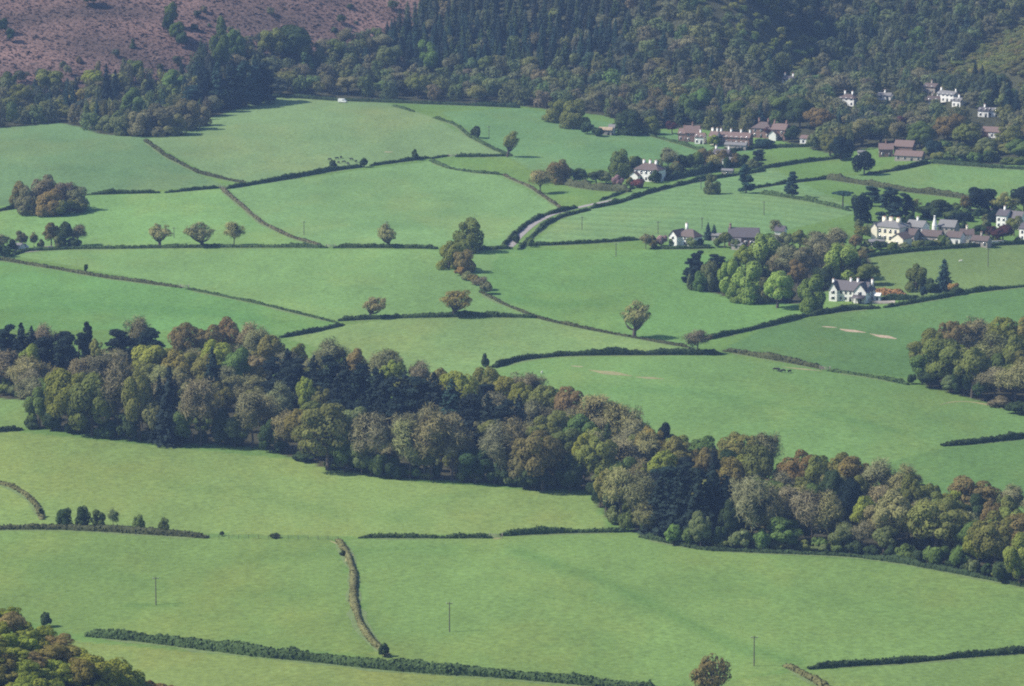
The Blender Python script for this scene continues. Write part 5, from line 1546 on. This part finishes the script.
o2 = simple_house('outbuilding', 877, 302, 5, 'tiny white outbuilding beside the orange beech hedge', M_WHITE, M_WHITE, 0, 3, 2.4, 3.4, chim=0, nwin=1, cat='shed', floors=1, group=None, gable_win=False)
# white three-chimney house
o = building('country_house', 646, 181.5, 'white house with brown hipped roof and three white chimneys above the lane', 'house', -30)
vol(o, 0, 4.0, 13.0, 8.0, 5.6, 8.6, M_WHITE, M_BROWN, 'hip')
vol(o, -5.2, -1.2, 4.4, 3.6, 3.0, 4.6, M_WHITE, M_BROWN, 'gable', 'y')
for i in range(5):
    window(o, -5.2 + 2.6 * i, 0.0, 4.4, 1.0, 1.4)
    if i > 1:
        window(o, -5.2 + 2.6 * i, 0.0, 1.5, 1.0, 1.4)
door(o, -2.6, 0.0)
for cx_ in (-3.2, 0.2, 3.4):
    chimney(o, cx_, 4.0, 7.0, 9.8, M_WHITE, 1.1, 0.9, 3)
# roadside cottage with cross gable
o = building('roadside_cottage', 683, 246.5, 'white roadside cottage with brown roof and tall white chimney', 'cottage', -38)
vol(o, 1.0, 3.6, 9.0, 6.0, 4.4, 7.4, M_WHITE, M_BROWN, 'hip')
vol(o, -3.6, 1.2, 4.2, 7.6, 4.6, 7.0, M_WHITE, M_BROWN, 'gable', 'y')
for wx in (0.5, 2.4, 4.3):
    window(o, wx, 0.6, 3.5, 0.9, 1.1)
    window(o, wx, 0.6, 1.4, 0.9, 1.1)
window(o, -3.6, -2.6, 1.5, 1.3, 1.2)
window(o, -3.6, -2.6, 3.9, 1.0, 1.1)
window(o, -5.7, 1.0, 1.5, 1.0, 1.1, 'left')
door(o, 1.4, 0.6)
chimney(o, -0.6, 3.6, 6.2, 9.6, M_WHITE, 1.0, 0.8)
# brick barn
o = building('brick_barn', 743, 246.5, 'red brick barn with long dark roof behind the parkland clump', 'barn', -8)
vol(o, 0, 4.0, 13.0, 7.4, 4.2, 7.6, M_BRICK, M_SLATE)
vol(o, -3.0, -1.4, 4.0, 3.0, 2.4, 3.6, M_WHITE, M_LSLATE, 'gable')
chimney(o, -5.9, 3.8, 5.6, 9.2, M_BRICK, 0.9, 0.8, 1)
for wx in (1.2, 3.6):
    window(o, wx, 0.3, 1.8, 1.2, 1.2)
door(o, 5.2, 0.3, 1.8, 2.4)
simple_house('garden_shed', 716, 241, 9, 'low pale shed between the small firs and the brick barn', M_STONE, M_LSLATE, 0, 3, 2.2, 3.2, chim=0, nwin=1, floors=1, cat='shed', group=None, gable_win=False)
simple_house('lean_to', 736, 250, 10, 'low grey lean-to roof in front of the brick barn', M_STONE, M_LSLATE, -8, 4, 2.0, 2.9, chim=0, nwin=1, floors=1, cat='shed', group=None, gable_win=False)
simple_house('greenhouse', 757, 252, 6, 'small pale greenhouse right of the brick barn', M_LSLATE, M_WHITE, 0, 3, 2.0, 2.8, chim=0, nwin=1, floors=1, cat='greenhouse', group=None, gable_win=False)
# cream mansion
o = building('cream_mansion', 886, 241.5, 'large cream mansion with grey hipped roof and three pale chimney stacks', 'mansion', -34)
vol(o, 0, 5.0, 13.0, 10.0, 6.4, 8.8, M_CREAM, M_LSLATE, 'hip')
vol(o, -5.8, 3.0, 3.0, 7.0, 6.0, 7.8, M_CREAM, M_LSLATE, 'gable', 'y')
for i in range(4):
    for wz in (1.7, 4.7):
        window(o, -3.2 + 2.6 * i, 0.0, wz, 1.1, 1.6)
door(o, -1.9, 0.0)
window(o, -7.3, 3.0, 1.8, 1.2, 1.5, 'left')
window(o, -7.3, 3.0, 4.6, 1.2, 1.5, 'left')
for cx_ in (-3.6, -0.2, 3.4):
    chimney(o, cx_, 5.0, 7.0, 9.9, M_CREAM, 1.8, 1.1, 3)
simple_house('coach_house', 897, 246.5, 14, 'cream gable-fronted cottage just below the cream mansion', M_CREAM, M_BROWN, -20, 7, 3.2, 6.0, axis='y', chim=0, nwin=1, floors=1, cat='cottage', gable_win=False)
simple_house('village_house', 907, 243.0, 15, 'brown-roofed cottage right of the cream gable-fronted cottage', M_STONE, M_BROWN, -12, 7, 3.4, 6.2, chim=0, nwin=3, floors=1, cat='cottage')
o = simple_house('village_house', 914, 238, 18, 'grey-roofed house with white gable and broad white chimney in the hamlet', M_WHITE, M_LSLATE, -14, 7, 4.6, 7.6, chim=1, nwin=3)
vol(o, -2.5, -1.5, 3.6, 4.0, 4.2, 6.6, M_WHITE, M_BROWN, 'gable', 'y')
o = building('dovecote', 934.5, 236, 'slender white conical tower rising between the hamlet roofs', 'tower', 0)
b = Bag()
b.tube((0, 0, -1.5), (0, 0, 4.6), 1.25, 1.15, 0, 3, 14)
link('wall', b.mesh('wall', M_WHITE), o)
b = Bag()
b.tube((0, 0, 4.6), (0, 0, 8.2), 1.22, 0.4, 0, 2, 14)
b.tube((0, 0, 8.2), (0, 0, 8.9), 0.42, 0.38, 0, 1, 14)
link('cone_roof', b.mesh('cone_roof', M_WHITE), o)
b = Bag()
b.box((0, 0, 9.0), (0.9, 0.9, 0.25))
link('cowl', b.mesh('cowl', M_TRIM), o)
simple_house('village_house', 946, 237, 17, 'long pale slate roof just right of the white conical tower', M_STONE, M_LSLATE, -6, 7, 4.2, 7.4, chim=0, nwin=3)
simple_house('village_house', 930, 243.5, 20, 'long brown-roofed range in front of the white conical tower', M_STONE, M_BROWN, -6, 6, 3.0, 5.8, chim=0, nwin=4, floors=1)
simple_house('village_house', 953, 244.5, 15, 'brown-roofed cottage with white end wall right of the long brown range', M_WHITE, M_BROWN, -10, 6, 3.0, 5.6, chim=0, nwin=2, floors=1)
simple_house('village_house', 967, 243, 13, 'cream-walled cottage with brown roof before the copper shrubs', M_CREAM, M_BROWN, 14, 6, 3.4, 6.0, chim=1, nwin=2, floors=1)
simple_house('village_house', 979, 247, 17, 'low stone cottage at the right end of the hamlet hedge', M_STONE, M_BROWN, -8, 6, 2.6, 4.8, chim=1, nwin=3, floors=1)
simple_house('open_shed', 876, 247, 15, 'long low grey-roofed shed left below the cream mansion', M_STONE, M_LSLATE, 4, 4, 2.0, 2.9, chim=0, nwin=2, floors=1, cat='shed', group=None, gable_win=False)
o = simple_house('village_house', 1001, 228, 11, 'white gabled house behind the copper-purple tree', M_WHITE, M_SLATE, -16, 7, 5.2, 8.0, chim=1, nwin=2)
vol(o, 5.2, 5.0, 7.0, 6.0, 4.6, 7.4, M_WHITE, M_SLATE)
simple_house('village_house', 1025, 241, 14, 'white house cut off by the right frame edge', M_WHITE, M_SLATE, -20, 7, 5.0, 7.6, chim=1, nwin=2)
simple_house('village_house', 779, 240, 9, 'small white gable hidden in the trees left of the purplish trees', M_WHITE, M_SLATE, 0, 6, 3.6, 6.0, chim=0, nwin=1, floors=1)
# far row of cottages
o = simple_house('red_terrace', 729, 145, 42, 'long red brick terrace with brown tiled roof and white chimneys below the wood', M_BRICK, M_TILE, -3, 7, 3.8, 6.6, chim=5, nwin=8, cat='terrace', chm=M_WHITE)
simple_house('village_house', 692, 142, 14, 'pink gabled house at the left end of the far cottages', M_BRICK, M_TILE, 10, 7, 4.4, 8.6, chim=1, nwin=2)
simple_house('village_house', 683, 141, 10, 'small red-roofed cottage left of the pink gabled house', M_BRICK, M_TILE, 0, 6, 3.6, 6.4, chim=1, nwin=2)
simple_house('village_house', 699, 144, 9, 'small white cottage between the pink gabled house and the terrace', M_WHITE, M_TILE, 0, 6, 3.4, 5.6, chim=1, nwin=2)
simple_house('village_house', 713, 145, 7, 'white and cream end cottage of the red terrace', M_CREAM, M_TILE, -6, 6, 4.0, 7.2, chim=2, nwin=2, chm=M_WHITE)
simple_house('village_house', 735, 150, 22, 'low slate-roofed outbuildings in front of the red terrace', M_STONE, M_LSLATE, -3, 4, 2.4, 3.6, chim=0, nwin=3, floors=1)
simple_house('village_house', 761, 138, 20, 'brown-roofed house with hipped roof right of the red terrace', M_BRICK, M_BROWN, -6, 8, 4.6, 8.6, kind='hip', chim=2, nwin=3)
o = simple_house('village_house', 778, 140, 15, 'red house with white gable at the right end of the far cottages', M_BRICK, M_TILE, -8, 7, 5.0, 8.4, chim=2, nwin=2)
vol(o, -2.0, -1.2, 4.0, 3.6, 3.4, 5.2, M_WHITE, M_TILE, 'gable', 'y')
simple_house('village_house', 806, 144, 13, 'pale wide barn end beside the field below the combe wood', M_WHITE, M_TILE, -6, 6, 2.6, 4.2, chim=0, nwin=2, floors=1)
o = simple_house('lane_cottage', 720, 163, 16, 'cottage with two white chimneys half hidden behind rusty garden trees', M_BRICK, M_SLATE, -6, 7, 4.0, 6.8, chim=2, nwin=2, cat='cottage', chm=M_WHITE)
simple_house('garage', 727, 165, 10, 'white low garage by the lane below the red terrace', M_WHITE, M_LSLATE, 4, 5, 2.4, 3.6, chim=0, nwin=1, floors=1, cat='garage', group=None, gable_win=False)
simple_house('garden_shed', 727, 175, 11, 'pale shed on the lane edge left of the broad field conifer', M_STONE, M_LSLATE, 0, 3, 2.0, 2.8, chim=0, nwin=1, floors=1, cat='shed', group=None, gable_win=False)
o = simple_house('field_shed', 605, 135, 13, 'brown-roofed low shed with pale door below the domed copse', M_STONE, M_EARTH, 6, 5, 2.4, 3.8, chim=0, nwin=2, floors=1, cat='shed', group=None, gable_win=False)
vol(o, 2.6, 6.0, 3.0, 3.0, 3.4, 4.8, M_WHITE, M_LSLATE)
simple_house('barn', 886, 157, 14, 'dark-walled barn with red-brown roof, left of the long pink-roofed barn', M_BRICK, M_TILE, 14, 7, 3.6, 6.8, chim=1, nwin=2, floors=1, cat='barn')
simple_house('barn', 903, 155, 19, 'upper red-roofed barn behind the long pink-roofed barn', M_BRICK, M_TILE, -4, 7, 4.0, 7.4, chim=0, nwin=3, floors=1, cat='barn')
simple_house('barn', 908, 161, 28, 'long low pink-roofed barn beside the sweeping hedge', M_STONE, M_TILE, -4, 6, 2.4, 5.2, chim=0, nwin=4, floors=1, cat='barn')
simple_house('hut', 861, 157, 7, 'small white hut left of the red-roofed barns', M_WHITE, M_LSLATE, 0, 4, 2.2, 3.0, chim=0, nwin=1, floors=1, cat='shed', group=None, gable_win=False)
# houses in the combe
simple_house('hill_house', 787, 87, 11, 'small white house alone in the wood above the red terrace', M_WHITE, M_SLATE, -8, 6, 3.9, 5.7, chim=2, nwin=2)
o = simple_house('hill_house', 846, 106, 17, 'white house with brown roof in the wood of the combe', M_WHITE, M_BROWN, -12, 7, 3.9, 6.4, kind='hip', chim=2, nwin=3)
simple_house('hill_house', 884, 100, 13, 'low white house with grey roof left of the hillside hamlet', M_WHITE, M_LSLATE, 0, 5, 2.3, 3.8, chim=1, nwin=2, floors=1)
simple_house('hill_house', 896, 101, 8, 'tiny white cottage right of the low white house', M_WHITE, M_LSLATE, 0, 5, 2.0, 3.1, chim=0, nwin=1, floors=1)
simple_house('hill_house', 929, 94, 13, 'topmost brown-roofed house of the white hillside hamlet', M_STONE, M_BROWN, -14, 7, 3.6, 5.7, chim=1, nwin=2)
simple_house('hill_house', 933, 107, 14, 'gabled cottage at the lower left of the white hillside hamlet', M_STONE, M_BROWN, 18, 7, 3.4, 5.7, chim=1, nwin=2)
simple_house('hill_house', 945, 102, 20, 'long bright white house in the middle of the hillside hamlet', M_WHITE, M_LSLATE, -22, 7, 3.9, 5.7, chim=2, nwin=4)
simple_house('hill_house', 956, 107, 10, 'white cottage at the right end of the hillside hamlet', M_WHITE, M_LSLATE, -22, 6, 3.1, 4.8, chim=1, nwin=2)
simple_house('hill_house', 983, 117, 11, 'left of two small white houses among dark firs', M_WHITE, M_SLATE, -6, 6, 3.1, 4.9, chim=1, nwin=2)
simple_house('hill_house', 993, 117, 12, 'right of two small white houses among dark firs', M_WHITE, M_LSLATE, 8, 6, 3.1, 4.6, chim=0, nwin=2)
o = simple_house('bungalow', 995, 138, 14, 'white bungalow with orange-red roof at the right', M_WHITE, M_TILE, -6, 7, 2.8, 5.6, chim=0, nwin=2, floors=1, cat='bungalow')
vol(o, -5.5, 6.0, 5.0, 5.0, 2.6, 4.8, M_BRICK, M_TILE)
simple_house('hill_house', 1015, 149, 4, 'tiny pale cottage right of and below the bungalow', M_WHITE, M_BROWN, 0, 5, 2.3, 3.8, chim=0, nwin=1, floors=1)
simple_house('farm_building', 17, 250.5, 7, 'tiny white shed at the farmstead by the left edge', M_WHITE, M_LSLATE, -10, 4, 2.0, 3.0, chim=0, nwin=1, floors=1, cat='shed', group=None, gable_win=False)
simple_house('farm_building', 160, 103, 9, 'small tiled cottage hidden above the top-left field trees', M_CREAM, M_TILE, 0, 5, 2.8, 5.0, chim=1, nwin=1, floors=1)

# garden and roadside walls
def wall_thing(pts, label, h, mat, w=0.45):
    C, Nn = polyline(pts, 2.0)
    n = len(C)
    z = height(C[:, 0], C[:, 1])
    prof = [(-w / 2, -0.3), (-w / 2, h), (w / 2, h), (w / 2, -0.3)]
    V = np.stack([np.c_[C + Nn * a_, z + b_] for a_, b_ in prof], 1).reshape(-1, 3)
    i = (np.arange(n - 1)[:, None] * 4 + np.arange(3)[None]).ravel()
    Fq = np.vstack([np.c_[i, i + 1, i + 5, i + 4], [(0, 1, 2, 3)], [((n - 1) * 4 + 3, (n - 1) * 4 + 2, (n - 1) * 4 + 1, (n - 1) * 4)]])
    tag(link('stone_wall', mesh_np('stone_wall', V, Fq, [mat])), label, 'wall', 'stone walls')


wall_thing([(40, 249.5), (53, 248.8)], 'short pale wall at the farmstead by the left edge', 1.3, M_STONE)
wall_thing([(872, 304), (895, 303.5)], 'pale low wall beside the orange beech hedge', 1.2, M_STONE)
wall_thing([(955, 213), (985, 211), (1000, 211)], 'pale wall under the dark trees behind the hamlet', 1.4, M_STONE)
wall_thing([(866, 245), (892, 246)], 'cream garden wall before the cream mansion', 1.6, M_CREAM)
wall_thing([(980, 244), (1006, 243)], 'pale wall beside the copper-purple tree', 1.2, M_CREAM)

# ------------------------------------------------------------------ cattle and sheep


def beast_mesh(name, mat, s=1.0, graze=True):
    pts = [(0, 0, 0.98, 0.36), (0.55, 0, 1.0, 0.38), (-0.6, 0, 1.0, 0.36), (-0.85, 0, 1.02, 0.24),      # pelvis.. chest
           (0.9, 0, 1.05 if not graze else 0.92, 0.24), (1.2, 0, 1.25 if not graze else 0.55, 0.16), (1.5, 0, 1.2 if not graze else 0.22, 0.09)]
    ed = [(0, 1), (0, 2), (2, 3), (1, 4), (4, 5), (5, 6)]

    def leg(root, x, y):
        k = len(pts)
        pts.extend([(x, y, 0.62, 0.13), (x + (0.05 if x > 0 else -0.08), y, 0.34, 0.075), (x, y, 0.02, 0.06)])
        ed.extend([(root, k), (k, k + 1), (k + 1, k + 2)])
    leg(1, 0.58, 0.2)
    leg(1, 0.58, -0.2)
    leg(3, -0.78, 0.2)
    leg(3, -0.78, -0.2)
    k = len(pts)
    pts.extend([(-1.06, 0, 0.95, 0.05), (-1.1, 0, 0.5, 0.035)])
    ed.extend([(3, k), (k, k + 1)])
    me = bpy.data.meshes.new(name)
    me.from_pydata([(p[0] * s, p[1] * s, p[2] * s) for p in pts], ed, [])
    o = bpy.data.objects.new(name, me)
    col.objects.link(o)
    md = o.modifiers.new('skin', 'SKIN')
    for v, p in zip(me.skin_vertices[0].data, pts):
        v.radius = (p[3] * s, p[3] * s * 1.1)
    me.skin_vertices[0].data[0].use_root = True
    o.modifiers.new('sub', 'SUBSURF').levels = 1
    dg = bpy.context.evaluated_depsgraph_get()
    out = bpy.data.meshes.new_from_object(o.evaluated_get(dg))
    bpy.data.objects.remove(o)
    out.materials.clear()
    out.materials.append(mat)
    out.name = name
    return out


COW = [beast_mesh('cow', M_COW, 1.15, True), beast_mesh('cow', M_COW, 1.15, False)]
for i, (x, y) in enumerate([(330, 160.5), (337, 159.5), (341, 158.5), (338.5, 163.5), (344, 163), (351.5, 160.5), (348, 164.5), (356, 162.5), (333, 164)]):
    o = link('cow', COW[i % 2], loc=at(x, y))
    o.rotation_euler = (0, 0, random.uniform(0, 6.28))
    o.scale = (0.82, 0.82, 0.82)
    tag(o, 'dark cow of the small herd grazing by the hedge below the knoll pasture', 'cow', 'cattle below the knoll pasture')
for i, (x, y) in enumerate([(775.5, 371), (779, 371.5), (789.5, 373), (783, 372.5)]):
    o = link('cow', COW[(i + 1) % 2], loc=at(x, y))
    o.rotation_euler = (0, 0, random.uniform(0, 6.28))
    o.scale = (0.82, 0.82, 0.82)
    tag(o, 'dark cow of the few beside the ragged hedge in the central field', 'cow', 'cattle beside the ragged hedge')
SHEEP = beast_mesh('sheep', M_SHEEP, 0.72, True)
for x, y, lb in [(961, 262, 'single white sheep on the field below the hamlet'), (542, 373.5, 'lone white sheep left of the dry patch above the wood'), (920, 345, 'single white sheep near the right-hand spinney top')]:
    o = link('sheep', SHEEP, loc=at(x, y))
    o.rotation_euler = (0, 0, random.uniform(0, 6.28))
    tag(o, lb, 'sheep', 'scattered sheep')

# ------------------------------------------------------------------ poles, gates, fence, van


def pole(x, y, hpx, label, arm=True):
    p = at(x, y)
    hm = hpx / ppm(p)
    r = link('utility_pole', None, loc=p)
    b = Bag()
    b.tube((0, 0, -0.6), (0, 0, hm), 0.17, 0.12, 0, 3, 8)
    link('pole', b.mesh('pole', M_POLE), r)
    b = Bag()
    b.box((0, 0, hm - 0.45), (1.9, 0.14, 0.16))
    a_ = link('crossarm', b.mesh('crossarm', M_POLE), r)
    for q in (-0.8, 0.0, 0.8):
        b = Bag()
        b.tube((q, 0, hm - 0.38), (q, 0, hm - 0.1), 0.07, 0.05, 0, 1, 6)
        link('insulator', b.mesh('insulator', M_TRIM), a_)
    tag(r, label, 'utility pole', 'utility poles across the fields')


for x, y, h_, lb in [(156, 605, 29, 'dark utility pole standing in the lower left field'), (449.5, 632, 31, 'utility pole right of the winding hedge bank in the lower field'), (754, 666, 31, 'utility pole near the bottom right, above the hedge corner'),
                     (582, 230, 14, 'faint utility pole between the lane and the striped field'), (616, 256, 13, 'faint utility pole below the hedge right of the lane'), (658, 234, 13, 'utility pole behind the roadside cottage garden'), (702, 229, 12, 'faint utility pole in the striped field'), (764, 215, 14, 'utility pole in the striped field near the parkland'),
                     (988, 267, 19, 'utility pole in the field below the hamlet'), (304, 235, 14, 'faint utility pole above the level hedge left of the lone thin oak'), (387, 231, 10, 'short faint utility pole behind the lone thin oak'), (489, 137, 11, 'utility pole beside the small dark tree near the upper wood'), (174, 238, 11, 'utility pole just right of the leftmost small oak'), (701, 189, 10, 'utility pole by the lane right of the white three-chimney house')]:
    pole(x, y, h_, lb)


def gate(x, y, rz, label):
    r = link('field_gate', None, loc=at(x, y))
    r.rotation_euler = (0, 0, math.radians(rz))
    b = Bag()
    for z in (0.25, 0.5, 0.75, 1.0, 1.25):
        b.box((0, 0, z), (3.4, 0.06, 0.1))
    b.box((-1.66, 0.062, 0.75), (0.1, 0.06, 1.2))
    b.box((1.66, 0.062, 0.75), (0.1, 0.06, 1.2))
    link('rails', b.mesh('rails', M_GATE), r)
    for q in (-1.95, 1.95):
        b = Bag()
        b.box((q, 0, 0.55), (0.22, 0.22, 2.1))
        link('gate_post', b.mesh('gate_post', M_GATE), r)
    tag(r, label, 'gate', 'field gates')


gate(184.5, 288, -18, 'pale field gate in the gap of the slanting left hedge')
gate(496, 538, 0, 'field gate in the gap right of the taller trimmed hedge')
gate(825, 370, -20, 'field gate in the gap right of the ragged hedge')
gate(223.5, 188.5, 10, 'field gate where three upper left hedges meet')
gate(452, 157, 0, 'field gate at the right side of the very short upper hedge')
gate(330.5, 247.5, 0, 'field gate in the gap of the long level hedge')
gate(693, 351, 20, 'field gate beside the purplish leafless tree')

fr = link('wire_fence', None, loc=at(270, 538.5))
A, B = at(209, 538), at(338, 540)
nP = 14
Bw = Bag()
prev = None
for i in range(nP):
    t = i / (nP - 1)
    x, y = A.x + (B.x - A.x) * t, A.y + (B.y - A.y) * t
    z = float(height(x, y))
    b = Bag()
    b.tube((x, y, z - 0.3), (x, y, z + 1.25), 0.08, 0.07, 0, 1, 6)
    po = link('fence_post', b.mesh('fence_post', M_POLE), fr)
    po.matrix_parent_inverse = fr.matrix_world.inverted()
    po.location = -fr.location
    if prev:
        for k in (0.45, 0.8, 1.15):
            Bw.tube((prev[0], prev[1], prev[2] + k), (x, y, z + k), 0.02, 0.02, 0, 1, 4)
    prev = (x, y, z)
w_ = link('wire', Bw.mesh('wire', M_POLE), fr)
w_.location = -fr.location
for ch in fr.children:
    ch.matrix_parent_inverse.identity()
tag(fr, 'thin post and wire fence joining the six-tree hedge to the winding bank', 'fence')

# white van parked at the upper field edge and at the farmstead


def van(x, y, rz, label):
    r = link('parked_van', None, loc=at(x, y))
    r.rotation_euler = (0, 0, math.radians(rz))
    prof = [(-2.3, 0.4), (2.3, 0.4), (2.35, 1.0), (1.75, 1.2), (1.2, 2.05), (-2.25, 2.1), (-2.35, 1.2)]
    V = [(x_, -0.95, z_) for x_, z_ in prof] + [(x_, 0.95, z_) for x_, z_ in prof]
    n = len(prof)
    me = bpy.data.meshes.new('body')
    me.from_pydata(V, [], [tuple(range(n)), tuple(range(2 * n - 1, n - 1, -1))] + [(i, i + n, (i + 1) % n + n, (i + 1) % n) for i in range(n)])
    me.materials.append(M_METAL)
    link('body', me, r)
    b = Bag()
    b.box((0.7, -0.96, 1.6), (0.9, 0.06, 0.55))
    b.box((0.7, 0.96, 1.6), (0.9, 0.06, 0.55))
    link('side_window', b.mesh('side_window', M_GLASS), r)
    for wx in (-1.45, 1.45):
        for wy in (-0.85, 0.85):
            b = Bag()
            b.tube((wx, wy - 0.12, 0.36), (wx, wy + 0.12, 0.36), 0.36, 0.36, 0, 1, 14)
            b.tube((wx, wy - 0.125, 0.36), (wx, wy + 0.125, 0.36), 0.2, 0.2, 0, 1, 10)
            link('wheel', b.mesh('wheel', M_TYRE), r)
    tag(r, label, 'van')


van(23.5, 248.5, 8, 'white van parked at the farmstead by the left edge')
van(342.5, 102.6, -20, 'white van parked at the top edge of the knoll pasture')
van(634, 246.2, 0, 'white vehicle standing at the hedge end left of the roadside cottage') if False else None

finish_labels()

# ------------------------------------------------------------------ air
bpy.context.view_layer.update()
b = Bag()
zlo, zhi = float(GZ.min()) - 3.0, max(float(GZ.max()) + 22, 330.0)
b.box((0, 1705, (zlo + zhi) / 2), (6040, 3640, zhi - zlo))
m, nt, out = new_mat('haze')
pv = N(nt, 'ShaderNodeVolumePrincipled')
pv.inputs['Color'].default_value = (0.35, 0.56, 1.0, 1)
pv.inputs['Density'].default_value = 0.000064
pv.inputs['Anisotropy'].default_value = 0.0
nt.links.new(pv.outputs[0], out.inputs['Volume'])
tag(link('haze', b.mesh('haze', m)), kind='stuff')

# ------------------------------------------------------------------ light
AZ, EL = math.radians(-6), math.radians(45)        # sun stands to the left, behind the scene
Sdir = Vector((-math.cos(AZ) * math.cos(EL), math.sin(AZ) * math.cos(EL), math.sin(EL)))
w = bpy.data.worlds.new('World')
sc.world = w
w.use_nodes = True
nt = w.node_tree
bg = nt.nodes.get('Background') or nt.nodes.new('ShaderNodeBackground')
sky = nt.nodes.new('ShaderNodeTexSky')
sky.sky_type = 'NISHITA'
sky.sun_disc = False
sky.sun_elevation = EL
sky.sun_rotation = math.radians(360 - 96)
sky.altitude = 100
nt.links.new(sky.outputs[0], bg.inputs['Color'])
bg.inputs['Strength'].default_value = 0.11
L = bpy.data.lights.new('sun', 'SUN')
L.energy = 4.9
L.angle = math.radians(0.53)
L.color = (1.0, 0.94, 0.82)
so = bpy.data.objects.new('sun', L)
col.objects.link(so)
so.rotation_euler = Sdir.to_track_quat('Z', 'Y').to_euler()
so.location = (-600, 1800, 900)

cam = bpy.data.cameras.new('camera')
cam.sensor_width = 36
cam.lens = F * 36 / 1024
cam.clip_start = 1
cam.clip_end = 9000
co = bpy.data.objects.new('camera', cam)
col.objects.link(co)
co.location = (0, 0, CAMZ)
co.rotation_euler = (PI / 2 - PITCH, 0, 0)
sc.camera = co
sc.view_settings.view_transform = 'Standard'
sc.view_settings.look = 'None'
sc.view_settings.exposure = 0.52
sc.view_settings.gamma = 1.0
sc.cycles.use_denoising = False
sc.cycles.filter_width = 2.0
sc.cycles.max_bounces = 5
sc.cycles.volume_bounces = 0
sc.cycles.transparent_max_bounces = 6
